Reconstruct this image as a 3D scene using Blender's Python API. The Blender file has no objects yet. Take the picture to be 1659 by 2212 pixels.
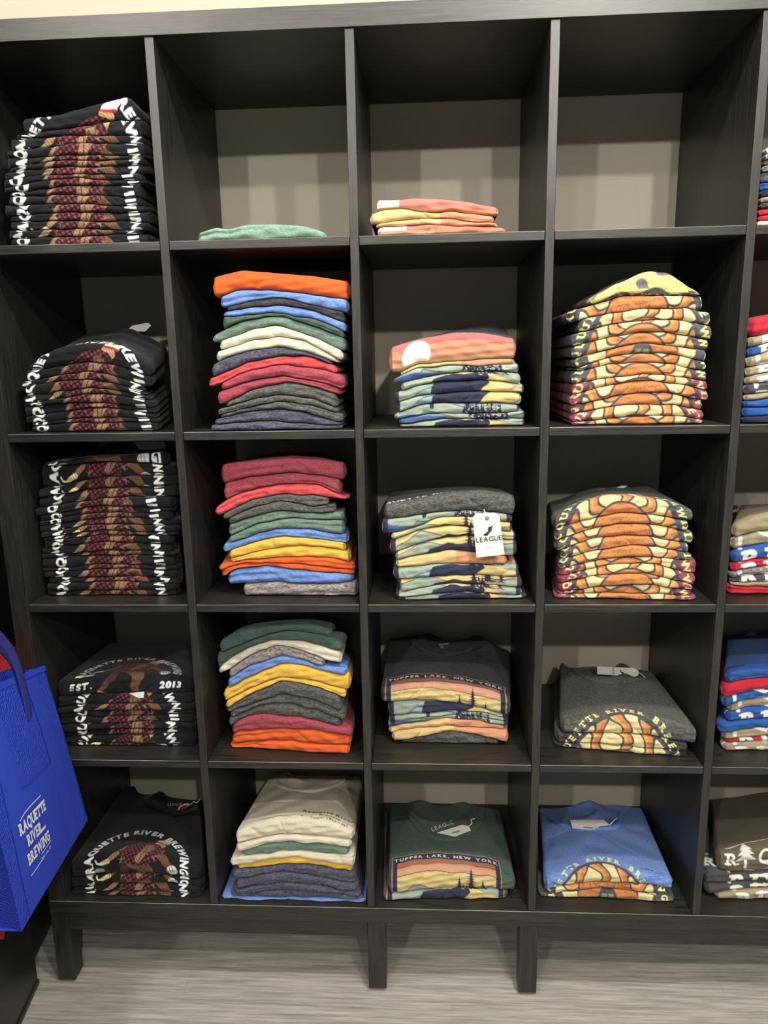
import bpy, bmesh, math, random
import numpy as np
from mathutils import Vector, Matrix, Euler

# ------------------------------------------------------------------ camera
CAM = (0.8158553, -1.3927451, 1.1854336)
ROT = (1.3632321, 0.0182499, 0.0520040)
FPX = 1577.7
IW, IH = 1659.0, 2212.0
sc = bpy.context.scene
col = sc.collection
cd = bpy.data.cameras.new('camera'); co = bpy.data.objects.new('camera', cd); col.objects.link(co)
co.location = CAM; co.rotation_euler = ROT
cd.sensor_fit = 'VERTICAL'; cd.sensor_height = 24.0; cd.lens = FPX / IH * 24.0
cd.clip_start = 0.02
sc.camera = co
sc.view_settings.view_transform = 'Standard'; sc.view_settings.look = 'None'
sc.view_settings.gamma = 1.0; sc.view_settings.use_curve_mapping = False
sc.view_settings.exposure = 0.0

# ------------------------------------------------------------------ light
wd = bpy.data.worlds.new('shop_ambient'); sc.world = wd; wd.use_nodes = True
bg = wd.node_tree.nodes['Background']
bg.inputs[0].default_value = (0.95, 0.97, 1.0, 1); bg.inputs[1].default_value = 0.28

def spot(x, y, z, power, rad=0.03, colr=(1.0, 0.965, 0.905)):
    l = bpy.data.lights.new('ceiling_lamp', 'POINT'); l.energy = power; l.color = colr; l.shadow_soft_size = rad
    o = bpy.data.objects.new('ceiling_lamp', l); col.objects.link(o); o.location = (x, y, z)
    return o
for (x, y, p) in ((1.24, -0.76, 74), (-0.05, -0.76, 30), (1.62, -1.78, 74), (-0.42, -1.78, 42),
                  (0.55, -1.78, 16), (-0.15, -3.0, 100), (1.5, -3.0, 100)):
    spot(x, y, 2.46, p * .92)

# ------------------------------------------------------------------ helpers
W_, T_ = 0.3346, 0.01615
P_ = W_ + T_
FLOOR = -0.222
def X0(c): return c * P_                      # left inner face of column c
def Z0(r): return (5 - r) * P_                # top of the board under row r (1 = top row)
_Rm = np.array(Euler(ROT, 'XYZ').to_matrix())
_C = np.array(CAM)
def ray(px, py): return _Rm @ np.array([(px - IW / 2) / FPX, -(py - IH / 2) / FPX, -1.0])
def atY(px, py, Y): d = ray(px, py); return _C + d * (Y - _C[1]) / d[1]
def atX(px, py, X): d = ray(px, py); return _C + d * (X - _C[0]) / d[0]
def atZ(px, py, Z): d = ray(px, py); return _C + d * (Z - _C[2]) / d[2]

def tag(o, label=None, cat=None, group=None, kind=None):
    if label: o['label'] = label
    if cat: o['category'] = cat
    if group: o['group'] = group
    if kind: o['kind'] = kind
    return o
def empty(name, loc=(0, 0, 0)):
    o = bpy.data.objects.new(name, None); col.objects.link(o); o.location = loc; o.empty_display_size = 0.05
    return o
def link(name, me, mat=None, parent=None, smooth=True):
    o = bpy.data.objects.new(name, me); col.objects.link(o)
    if mat: me.materials.append(mat)
    if parent is not None:
        o.parent = parent
    if smooth:
        me.polygons.foreach_set('use_smooth', np.ones(len(me.polygons), dtype=bool))
    return o
def boxes(name, specs, mat, parent=None, bev=0.0008, loc=None, edge=None):
    """specs: (x0,x1,y0,y1,z0,z1); with loc the mesh is stored relative to loc"""
    bm = bmesh.new()
    L = Vector(loc) if loc is not None else Vector((0, 0, 0))
    for x0, x1, y0, y1, z0, z1 in specs:
        r = bmesh.ops.create_cube(bm, size=1.0)
        for v in r['verts']:
            v.co = Vector((x0 + (v.co.x + .5) * (x1 - x0), y0 + (v.co.y + .5) * (y1 - y0), z0 + (v.co.z + .5) * (z1 - z0))) - L
    if bev: bmesh.ops.bevel(bm, geom=bm.edges[:], offset=bev, segments=4 if edge else 2, affect='EDGES', profile=0.5)
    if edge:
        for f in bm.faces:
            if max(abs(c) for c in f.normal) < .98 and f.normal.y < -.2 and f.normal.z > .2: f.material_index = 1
    me = bpy.data.meshes.new(name); bm.to_mesh(me); bm.free()
    o = link(name, me, mat, parent, smooth=False)
    if edge: me.materials.append(edge)
    if loc is not None and parent is None: o.location = loc
    return o
def grid_mesh(name, V, closed_v=False, colors=None):
    """V: (nu, nv, 3) array of points"""
    nu, nv = V.shape[:2]
    me = bpy.data.meshes.new(name)
    me.vertices.add(nu * nv); me.vertices.foreach_set('co', V.reshape(-1).astype(np.float32))
    i = np.arange(nu - 1)[:, None]; jn = nv if closed_v else nv - 1
    j = np.arange(jn)[None, :]
    a = i * nv + j; b = (i + 1) * nv + j; c = (i + 1) * nv + (j + 1) % nv; d = i * nv + (j + 1) % nv
    F = np.stack([a, b, c, d], -1).reshape(-1, 4)
    n = len(F)
    me.loops.add(n * 4); me.loops.foreach_set('vertex_index', F.reshape(-1).astype(np.int32))
    me.polygons.add(n)
    me.polygons.foreach_set('loop_start', (np.arange(n) * 4).astype(np.int32))
    me.polygons.foreach_set('loop_total', np.full(n, 4, np.int32))
    me.update(calc_edges=True)
    if colors is not None:
        ca = me.color_attributes.new('dye', 'FLOAT_COLOR', 'POINT')
        cc = np.ones((nu * nv, 4), np.float32); cc[:, :colors.shape[-1]] = colors.reshape(-1, colors.shape[-1])
        ca.data.foreach_set('color', cc.reshape(-1))
    return me
def tube(name, pts, r, mat, parent=None, n=8, flat=1.0, loc=(0, 0, 0)):
    P = np.array(pts, float) - np.array(loc)
    k = len(P); V = np.zeros((k, n, 3))
    for i in range(k):
        t = P[min(i + 1, k - 1)] - P[max(i - 1, 0)]; t /= np.linalg.norm(t) + 1e-9
        up = np.array([0, 0, 1.0]) if abs(t[2]) < .9 else np.array([0, 1.0, 0])
        s = np.cross(t, up); s /= np.linalg.norm(s); u = np.cross(s, t)
        for j in range(n):
            a = 2 * math.pi * j / n
            V[i, j] = P[i] + r * (math.cos(a) * s + flat * math.sin(a) * u)
    return link(name, grid_mesh(name, V, True), mat, parent)
def smoothpath(pts, n=24):
    P = np.array(pts, float); t = np.linspace(0, len(P) - 1, n); out = []
    for q in t:
        i = min(int(q), len(P) - 2); f = q - i
        p0 = P[max(i - 1, 0)]; p1 = P[i]; p2 = P[i + 1]; p3 = P[min(i + 2, len(P) - 1)]
        out.append(0.5 * (2 * p1 + (p2 - p0) * f + (2 * p0 - 5 * p1 + 4 * p2 - p3) * f * f + (3 * p1 - p0 - 3 * p2 + p3) * f ** 3))
    return np.array(out)

def lin(c):
    c = np.array(c, float) / 255.0
    return np.where(c <= 0.04045, c / 12.92, ((c + 0.055) / 1.055) ** 2.4)

# ------------------------------------------------------------------ materials
def newmat(name):
    m = bpy.data.materials.new(name); m.use_nodes = True
    nt = m.node_tree; return m, nt, nt.nodes['Principled BSDF']
def N(nt, t, **k):
    n = nt.nodes.new(t)
    for a, b in k.items(): setattr(n, a, b)
    return n
def plain(name, c, rough=0.6, spec=0.5, metal=0.0, bump=0.0, bscale=300):
    m, nt, b = newmat(name)
    b.inputs['Base Color'].default_value = (*lin(c), 1); b.inputs['Roughness'].default_value = rough
    b.inputs['Specular IOR Level'].default_value = spec; b.inputs['Metallic'].default_value = metal
    if bump:
        tc = N(nt, 'ShaderNodeTexCoord'); no = N(nt, 'ShaderNodeTexNoise'); no.inputs['Scale'].default_value = bscale
        bp = N(nt, 'ShaderNodeBump'); bp.inputs['Strength'].default_value = bump; bp.inputs['Distance'].default_value = 0.001
        nt.links.new(tc.outputs['Object'], no.inputs['Vector']); nt.links.new(no.outputs['Fac'], bp.inputs['Height'])
        nt.links.new(bp.outputs['Normal'], b.inputs['Normal'])
    return m
def laminate(name, axis, c1=(19, 18, 17), c2=(54, 52, 48), rough=0.40, k=1.0):
    """black-brown wood-grain foil; axis = grain direction 0/1/2"""
    m, nt, b = newmat(name)
    tc = N(nt, 'ShaderNodeTexCoord'); mp = N(nt, 'ShaderNodeMapping')
    s = [190.0, 190.0, 190.0]; s[axis] = 7.0; mp.inputs['Scale'].default_value = s
    no = N(nt, 'ShaderNodeTexNoise'); no.inputs['Scale'].default_value = 1.6 * k; no.inputs['Detail'].default_value = 6; no.inputs['Roughness'].default_value = 0.7
    cr = N(nt, 'ShaderNodeValToRGB'); e = cr.color_ramp.elements
    e[0].position = 0.36; e[0].color = (*lin(c1), 1); e[1].position = 0.68; e[1].color = (*lin(c2), 1)
    nt.links.new(tc.outputs['Object'], mp.inputs['Vector']); nt.links.new(mp.outputs['Vector'], no.inputs['Vector'])
    nt.links.new(no.outputs['Fac'], cr.inputs['Fac']); nt.links.new(cr.outputs['Color'], b.inputs['Base Color'])
    r = N(nt, 'ShaderNodeMapRange'); r.inputs['To Min'].default_value = rough - 0.08; r.inputs['To Max'].default_value = rough + 0.1
    nt.links.new(no.outputs['Fac'], r.inputs['Value']); nt.links.new(r.outputs['Result'], b.inputs['Roughness'])
    bp = N(nt, 'ShaderNodeBump'); bp.inputs['Strength'].default_value = 0.25; bp.inputs['Distance'].default_value = 0.0006
    nt.links.new(no.outputs['Fac'], bp.inputs['Height']); nt.links.new(bp.outputs['Normal'], b.inputs['Normal'])
    b.inputs['Specular IOR Level'].default_value = 0.5
    return m
LAMX = laminate('black_brown_foil_grain_across', 0)
LAMZ = laminate('black_brown_foil_grain_upright', 2)
LAMY = laminate('black_brown_foil_grain_deep', 0)
EDGE = laminate('black_brown_foil_edge_glint', 0, c1=(96, 92, 86), c2=(150, 146, 138), rough=0.30)  # paler foil for front top bevels: the rounded edge's glint painted into the colour

def fabric(name, amount, lo=0.35, hi=1.75, scale=470.0, bump=0.4):
    """knit: dye colour from the 'dye' attribute, melange noise"""
    m, nt, b = newmat(name)
    at = N(nt, 'ShaderNodeAttribute', attribute_name='dye')
    tc = N(nt, 'ShaderNodeTexCoord'); mp = N(nt, 'ShaderNodeMapping'); mp.inputs['Scale'].default_value = (0.32, 1, 1)
    no = N(nt, 'ShaderNodeTexNoise'); no.inputs['Scale'].default_value = scale; no.inputs['Detail'].default_value = 3
    nt.links.new(tc.outputs['Object'], mp.inputs['Vector']); nt.links.new(mp.outputs['Vector'], no.inputs['Vector'])
    mr = N(nt, 'ShaderNodeMapRange'); mr.inputs['From Min'].default_value = 0.3; mr.inputs['From Max'].default_value = 0.7
    mr.inputs['To Min'].default_value = 1 - (1 - lo) * amount; mr.inputs['To Max'].default_value = 1 + (hi - 1) * amount
    nt.links.new(no.outputs['Fac'], mr.inputs['Value'])
    sm = N(nt, 'ShaderNodeVectorMath', operation='SCALE')
    mi = N(nt, 'ShaderNodeMix', data_type='FLOAT'); mi.inputs[2].default_value = 1.0      # bare cloth is melange, printed ink is even
    nt.links.new(at.outputs['Alpha'], mi.inputs[0]); nt.links.new(mr.outputs['Result'], mi.inputs[3])
    nt.links.new(at.outputs['Color'], sm.inputs[0]); nt.links.new(mi.outputs[0], sm.inputs['Scale'])
    nt.links.new(sm.outputs['Vector'], b.inputs['Base Color'])
    b.inputs['Roughness'].default_value = 0.9; b.inputs['Specular IOR Level'].default_value = 0.15
    b.inputs['Sheen Weight'].default_value = 0.08
    n2 = N(nt, 'ShaderNodeTexNoise'); n2.inputs['Scale'].default_value = 60; n2.inputs['Detail'].default_value = 6
    nt.links.new(tc.outputs['Object'], n2.inputs['Vector'])
    bp = N(nt, 'ShaderNodeBump'); bp.inputs['Strength'].default_value = bump; bp.inputs['Distance'].default_value = 0.0022
    nt.links.new(n2.outputs['Fac'], bp.inputs['Height']); nt.links.new(bp.outputs['Normal'], b.inputs['Normal'])
    return m
FAB = {0: fabric('cotton_jersey_solid', 0.12), 1: fabric('cotton_jersey_soft_melange', 0.42), 2: fabric('cotton_jersey_strong_melange', 0.95)}
CARD = plain('white_card', (235, 233, 228), 0.6)
STRING = plain('white_cord', (225, 222, 215), 0.8)
INK = plain('dark_ink', (45, 45, 45), 0.7)
BLACKPL = plain('black_plastic', (18, 18, 18), 0.5)

# ------------------------------------------------------------------ print artwork (drawn in metres on cloth coordinates)
class Canvas:
    R = 0.0005
    def __init__(s, u0, u1, v0, v1):
        s.u0, s.v0 = u0, v0
        s.w = int((u1 - u0) / s.R); s.h = int((v1 - v0) / s.R)
        s.c = np.zeros((s.h, s.w, 3)); s.a = np.zeros((s.h, s.w))
        s.rs = np.random.RandomState(5)
        y, x = np.mgrid[0:s.h, 0:s.w]
        s.U = u0 + (x + .5) * s.R; s.V = v0 + (y + .5) * s.R
    def paint(s, mask, colr, noise=0.0, a=1.0, cells=None):
        c = lin(colr)[None, :] * np.ones((mask.sum(), 1))
        if noise: c = c * (1 + noise * s.rs.uniform(-1, 1, (mask.sum(), 1)))
        s.c[mask] = c; s.a[mask] = a
    def box(s, pts, pad=0.0):
        p = np.array(pts); lo = p.min(0) - pad; hi = p.max(0) + pad
        i0 = max(0, int((lo[0] - s.u0) / s.R)); i1 = min(s.w, int((hi[0] - s.u0) / s.R) + 2)
        j0 = max(0, int((lo[1] - s.v0) / s.R)); j1 = min(s.h, int((hi[1] - s.v0) / s.R) + 2)
        return slice(j0, max(j1, j0)), slice(i0, max(i1, i0))
    def pmask(s, pts, sl):
        U, V = s.U[sl], s.V[sl]; m = np.zeros(U.shape, bool); n = len(pts)
        for i in range(n):
            (x0, y0), (x1, y1) = pts[i], pts[(i + 1) % n]
            if y0 == y1: continue
            cr = ((y0 > V) != (y1 > V)) & (U < (x1 - x0) * (V - y0) / (y1 - y0) + x0)
            m ^= cr
        return m
    def full(s, sl, m):
        M = np.zeros((s.h, s.w), bool); M[sl] = m; return M
    def poly(s, pts, colr, noise=0.0):
        sl = s.box(pts); m = s.full(sl, s.pmask(pts, sl)); s.paint(m, colr, noise); return m
    def stroke(s, pts, w0, w1, colr, noise=0.0):
        M = np.zeros((s.h, s.w), bool); n = len(pts) - 1
        for i in range(n):
            a, b = np.array(pts[i]), np.array(pts[i + 1]); sl = s.box([a, b], max(w0, w1))
            U, V = s.U[sl], s.V[sl]; d = b - a; L = (d ** 2).sum() + 1e-12
            t = np.clip(((U - a[0]) * d[0] + (V - a[1]) * d[1]) / L, 0, 1)
            r = (w0 + (w1 - w0) * (i + t) / n) / 2
            M[sl] |= ((U - a[0] - t * d[0]) ** 2 + (V - a[1] - t * d[1]) ** 2) < r * r
        s.paint(M, colr, noise); return M
    def ell(s, c, rx, ry, colr, noise=0.0):
        m = ((s.U - c[0]) / rx) ** 2 + ((s.V - c[1]) / ry) ** 2 < 1; s.paint(m, colr, noise); return m
    def tris(s, T, colr, noise=0.0, fat=0):
        M = np.zeros((s.h, s.w), bool)
        for t in T:
            sl = s.box(t); M[sl] |= s.pmask([tuple(p) for p in t], sl)
        for q in range(fat): M = M | np.roll(M, 1, 0) | np.roll(M, -1, 0) | np.roll(M, 1, 1) | np.roll(M, -1, 1)
        s.paint(M, colr, noise); return M
    def finish(s):
        c = s.c * s.a[..., None]; a = s.a.copy()
        for ax in (0, 1):
            c = (np.roll(c, 1, ax) + 2 * c + np.roll(c, -1, ax)) / 4; a = (np.roll(a, 1, ax) + 2 * a + np.roll(a, -1, ax)) / 4
        s.pc, s.pa = c, a; return s
    def sample(s, u, v, base):
        x = (u - s.u0) / s.R - .5; y = (v - s.v0) / s.R - .5
        ok = (x > 0) & (y > 0) & (x < s.w - 2) & (y < s.h - 2)
        x = np.clip(x, 0, s.w - 2.001); y = np.clip(y, 0, s.h - 2.001)
        i = x.astype(int); j = y.astype(int); fx = (x - i)[..., None]; fy = (y - j)[..., None]
        def g(A):
            return (A[j, i] * (1 - fx) * (1 - fy) + A[j, i + 1] * fx * (1 - fy) + A[j + 1, i] * (1 - fx) * fy + A[j + 1, i + 1] * fx * fy)
        c = g(s.pc); a = g(s.pa[..., None]); a = a * ok[..., None]; c = c * ok[..., None]
        return np.concatenate([c + base * (1 - a), 1 - a * .85], -1)
_gl = {}
def glyph(ch, bold=0.03, shear=0.0):
    k = (ch, bold, shear)
    if k in _gl: return _gl[k]
    cu = bpy.data.curves.new('t', 'FONT'); cu.body = ch; cu.offset = bold; cu.resolution_u = 4
    o = bpy.data.objects.new('t', cu); col.objects.link(o)
    dg = bpy.context.evaluated_depsgraph_get(); me = bpy.data.meshes.new_from_object(o.evaluated_get(dg))
    me.calc_loop_triangles()
    V = np.array([v.co[:2] for v in me.vertices]).reshape(-1, 2)
    if len(V): V[:, 0] += shear * V[:, 1]
    T = [V[list(t.vertices)] for t in me.loop_triangles]
    if len(T): lo, hi = V[:, 0].min(), V[:, 0].max()
    else: lo, hi = 0.0, 0.25
    T = [t - np.array([lo, 0]) for t in T]
    bpy.data.objects.remove(o); bpy.data.curves.remove(cu); bpy.data.meshes.remove(me)
    _gl[k] = (T, hi - lo); return _gl[k]
def serif(T, w, ch):
    """slab feet for upright-stem capitals"""
    E = []
    def r(x0, x1, y0, y1): E.extend([np.array([[x0, y0], [x1, y0], [x1, y1]]), np.array([[x0, y0], [x1, y1], [x0, y1]])])
    if ch in 'RTIEBPNUQWVAKL':
        if ch in 'REBPIKL': r(-.09, .26, 0, .11); r(-.09, .2, .6, .71)
        if ch in 'RKA': r(w - .2, w + .08, 0, .11)
        if ch == 'A': r(-.1, .2, 0, .11)
        if ch == 'T': r(w / 2 - .2, w / 2 + .2, 0, .11); r(-.06, .05, .45, .7); r(w - .05, w + .06, .45, .7)
        if ch == 'I': r(-.12, w + .12, 0, .11); r(-.12, w + .12, .6, .71)
        if ch in 'NUWV': r(-.12, .25, .6, .71); r(w - .25, w + .12, .6, .71)
        if ch == 'N': r(-.1, .25, 0, .11)
    return T + E
def layout(text, size, gap=0.12, bold=0.03, shear=0.0, slab=False, space=0.45):
    """triangles with their pen position: list of (tris, x_center, width)"""
    x = 0; out = []
    for ch in text:
        if ch == ' ': x += space * size; continue
        T, w = glyph(ch, bold, shear)
        if slab: T = serif(T, w, ch)
        out.append((T, x, w * size)); x += (w + gap) * size
    return out, x - gap * size
def text_line(text, size, org, ang=0.0, align='C', **k):
    L, tot = layout(text, size, **k); dx = {'C': -tot / 2, 'L': 0, 'R': -tot}[align]
    ca, sa = math.cos(ang), math.sin(ang); R = []
    for T, x, w in L:
        for t in T:
            p = t * size + np.array([x + dx, 0]); R.append(np.stack([org[0] + p[:, 0] * ca - p[:, 1] * sa, org[1] + p[:, 0] * sa + p[:, 1] * ca], 1))
    return R
def text_arc(text, size, c, rx, ry, a0, a1, **k):
    """letters along an ellipse, from angle a0 down to a1 (degrees)"""
    L, tot = layout(text, size, **k); R = []
    th = np.radians(np.linspace(a0, a1, 400)); P = np.stack([c[0] + rx * np.cos(th), c[1] + ry * np.sin(th)], 1)
    s = np.concatenate([[0], np.cumsum(np.linalg.norm(np.diff(P, axis=0), axis=1))])
    for T, x, w in L:
        q = (x + w / 2) / tot * s[-1]
        i = min(np.searchsorted(s, q), 398); i = max(i, 1)
        p = P[i]; t = P[i + 1] - P[i - 1]; t /= np.linalg.norm(t); n = np.array([-t[1], t[0]])
        for g in T:
            loc = g * size - np.array([w / 2, 0]); R.append(p + loc[:, :1] * t + loc[:, 1:] * n)
    return R

WHITE = (240, 240, 238)
def art_figure():
    c = Canvas(-.15, .15, -.03, .33)
    c.tris(text_arc('RAQUETTE RIVER BREWING', .0255, (0, .085), .101, .106, 192, -9, bold=.034, shear=.12, gap=.12, space=.4), WHITE, fat=1)
    c.tris(text_line('EST.', .021, (-.103, .03), bold=.03, shear=.25), WHITE, fat=1)
    c.tris(text_line('2013', .021, (.098, .03), bold=.03, shear=.2), WHITE, fat=1)
    BR = (94, 66, 50); DB = (62, 43, 34); TN = (134, 106, 80)
    c.stroke([(-.028, .088), (-.03, .055), (-.05, .035)], .021, .013, DB, .35)      # rear leg
    c.stroke([(-.045, .038), (-.062, .022)], .011, .008, BR, .35)
    c.stroke([(-.062, .018), (-.045, .004)], .014, .009, (216, 196, 130), .15)
    c.stroke([(-.005, .088), (.02, .068), (.028, .055)], .04, .024, BR, .3)        # front thigh
    c.stroke([(.028, .056), (.017, .03), (.02, .004)], .021, .015, BR, .35)
    c.stroke([(-.03, .125), (-.05, .102), (-.066, .088)], .015, .009, TN, .35)      # trailing arm
    c.stroke([(-.066, .088), (-.08, .082)], .011, .008, (225, 212, 150), .1)
    c.stroke([(-.08, .08), (-.091, .082), (-.094, .09)], .004, .003, (235, 228, 190))
    c.ell((-.086, .066), .012, .006, (150, 150, 148), .35)
    c.stroke([(.04, .118), (.062, .1), (.076, .083)], .021, .015, BR, .35)          # leading arm
    c.ell((.082, .074), .012, .013, (205, 205, 200), .35)
    for d in (-.006, 0, .006): c.stroke([(.076 + d, .084), (.08 + d, .064)], .0012, .0012, (30, 30, 30))
    c.ell((.045, .15), .014, .013, (170, 138, 90), .4)                             # head
    c.poly([(.036, .16), (.066, .154), (.068, .166), (.05, .173), (.038, .168)], (205, 195, 190), .1)
    c.stroke([(.038, .16), (.064, .156)], .005, .005, (150, 40, 50))
    body = [(-.046, .108), (-.03, .13), (-.006, .148), (.024, .156), (.046, .148), (.058, .128), (.05, .106), (.04, .096), (.026, .08), (0, .076), (-.02, .08), (-.034, .09)]
    m = c.poly(body, (64, 28, 34), .3)
    U, V = c.U * math.cos(.5) + c.V * math.sin(.5), -c.U * math.sin(.5) + c.V * math.cos(.5)
    g1 = (np.mod(U, .0085) < .0042); g2 = (np.mod(V, .0085) < .0042)
    c.paint(m & g1 & g2, (116, 60, 66), .3); c.paint(m & ~g1 & ~g2, (28, 18, 20), .3)
    c.poly([(.014, .142), (.03, .144), (.036, .128), (.022, .108), (.012, .09), (.002, .082), (-.004, .09), (.006, .112)], TN, .3)
    c.stroke([(.018, .138), (.016, .115), (.008, .092)], .0022, .0022, (80, 52, 36))
    c.stroke([(.03, .14), (.026, .12)], .0022, .0018, (80, 52, 36))
    # fur and flannel texture, shaggy edge
    sh = 1 + .35 * np.sin((U * 1.3 + V * .6) * 900 + 3 * np.sin(V * 260)) * (c.V < .17)
    fur = (c.a > 0) & (abs(c.U) < .1) & (np.hypot(c.U / .105, (c.V - .085) / .108) < .93) & ~(c.c.min(-1) > .5)
    c.c[fur] *= np.clip(sh[fur], .4, 1.4)[:, None]
    rs = np.random.RandomState(3)
    for (x, y) in ((-.046, .108), (-.04, .118), (-.034, .09), (.05, .106), (.058, .125), (.04, .096), (-.02, .08)):
        for q in range(5):
            a = rs.uniform(0, 6.3); c.stroke([(x, y), (x + .008 * math.cos(a), y + .008 * math.sin(a))], .0016, .0006, TN)
    return c.finish()
def pine(c, u, v, h, w, colr=(38, 42, 60)):
    rs = np.random.RandomState(int(h * 9999) + int(u * 999) + 50)
    c.stroke([(u, v), (u, v + h)], .0035, .001, colr)
    n = max(5, int(h / .006))
    for i in range(n):
        f = i / n; y = v + h * (.06 + .92 * f); ww = w * (1 - f) ** .8 * rs.uniform(.75, 1.1)
        c.poly([(u - ww, y - .004), (u - ww * .3, y - .0015), (u, y + .009), (u + ww * .35, y - .0015), (u + ww * rs.uniform(.85, 1.1), y - .004), (u + ww * .3, y - .0045), (u, y - .002), (u - ww * .4, y - .0045)], colr)
def art_lake():
    c = Canvas(-.15, .15, -.03, .31)
    NV = (42, 46, 66); PK = (190, 130, 108); RU = (154, 102, 80); SA = (190, 142, 118); YE = (204, 184, 124); SG = (146, 158, 144); BL = (132, 158, 170); DS = (112, 132, 122)
    U, V = c.U, c.V; rs = c.rs
    def rect(u0, u1, v0, v1, k, n=.04): c.paint((U > u0) & (U < u1) & (V > v0) & (V < v1), k, n)
    rect(-.131, .131, -.01, .243, PK); rect(-.129, .129, -.008, .241, NV)
    rect(-.118, .118, .0, .216, YE)
    wav = .0015 * np.sin(U * 30)
    ins = (U > -.118) & (U < .118)
    c.paint(ins & (V > .199 + wav) & (V < .216), RU, .05)
    c.paint(ins & (V > .18 - wav) & (V <= .199 + wav), SA, .05)
    for k in (.199, .18): c.paint(ins & (abs(V - k - (wav if k > .19 else -wav)) < .0007), (70, 48, 46))
    c.tris(text_line('TUPPER LAKE, NEW YORK', .0155, (0, .2225), bold=.022, gap=.24, space=.5), (235, 232, 225))
    def ridge(pts, k, line=True):
        xs = [p[0] for p in pts]; ys = [p[1] for p in pts]; Y = np.interp(U, xs, ys)
        c.paint(ins & (V > 0) & (V < Y), k, .07)
        if line: c.paint(ins & (abs(V - Y) < .0008) & (V > 0), (44, 46, 52))
    ridge([(-.118, .142), (-.09, .147), (-.068, .156), (-.04, .146), (-.012, .133), (.03, .131), (.06, .139), (.118, .147)], SG)
    c.paint(ins & (U > .03) & (V > .1) & (V < .1395 - .25 * (U - .05).clip(0)), YE, .06)
    ridge([(-.118, .096), (-.075, .122), (-.045, .128), (-.02, .1), (.03, .084), (.075, .1), (.118, .118)], BL)
    ridge([(-.118, .083), (-.08, .1), (-.03, .084), (.02, .07), (.07, .086), (.118, .092)], SG)
    ridge([(-.118, .06), (-.08, .05), (-.06, .066), (-.02, .056), (.03, .045), (.118, .06)], DS)
    c.paint(ins & (U < -.03) & (V > .043) & (V < .056 + .14 * (-.03 - U).clip(0)) & (V < .07), (62, 84, 128), .08)
    ridge([(-.118, .03), (-.05, .04), (.0, .03), (.06, .02), (.118, .036)], YE)
    ridge([(-.118, .012), (-.05, .024), (.03, .01), (.118, .02)], SG)
    # moose
    c.poly([(-.058, .094), (-.056, .122), (-.05, .134), (-.03, .137), (-.012, .141), (.008, .137), (.028, .14), (.04, .135), (.052, .138), (.056, .13), (.05, .125), (.043, .12), (.034, .106), (.03, .098), (.026, .068), (.019, .068), (.018, .1), (-.004, .098), (-.03, .1), (-.04, .094), (-.042, .068), (-.049, .068), (-.05, .088)], NV)
    for d in range(5): c.poly([(.03 + d * .007, .138), (.033 + d * .007, .147 + .002 * (d % 2)), (.037 + d * .007, .137)], NV)
    for (a, b, h, w) in ((.03, .14, .032, .013), (.058, .137, .057, .021), (.086, .139, .028, .012)): pine(c, a, b, h, w)
    for q in range(46):
        u = rs.uniform(.012, .092); pine(c, u, rs.uniform(.028, .066), rs.uniform(.014, .03), rs.uniform(.006, .01))
    for q in range(60):
        u = rs.uniform(.015, .09); v = rs.uniform(.03, .09); c.stroke([(u, v), (u + rs.uniform(-.003, .003), v + .002)], .0014, .001, (214, 218, 200))
    m = ins & (V > 0) & (V < .216) & (rs.uniform(0, 1, U.shape) < .004)
    c.paint(m, (150, 130, 100))
    return c.finish()
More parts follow.
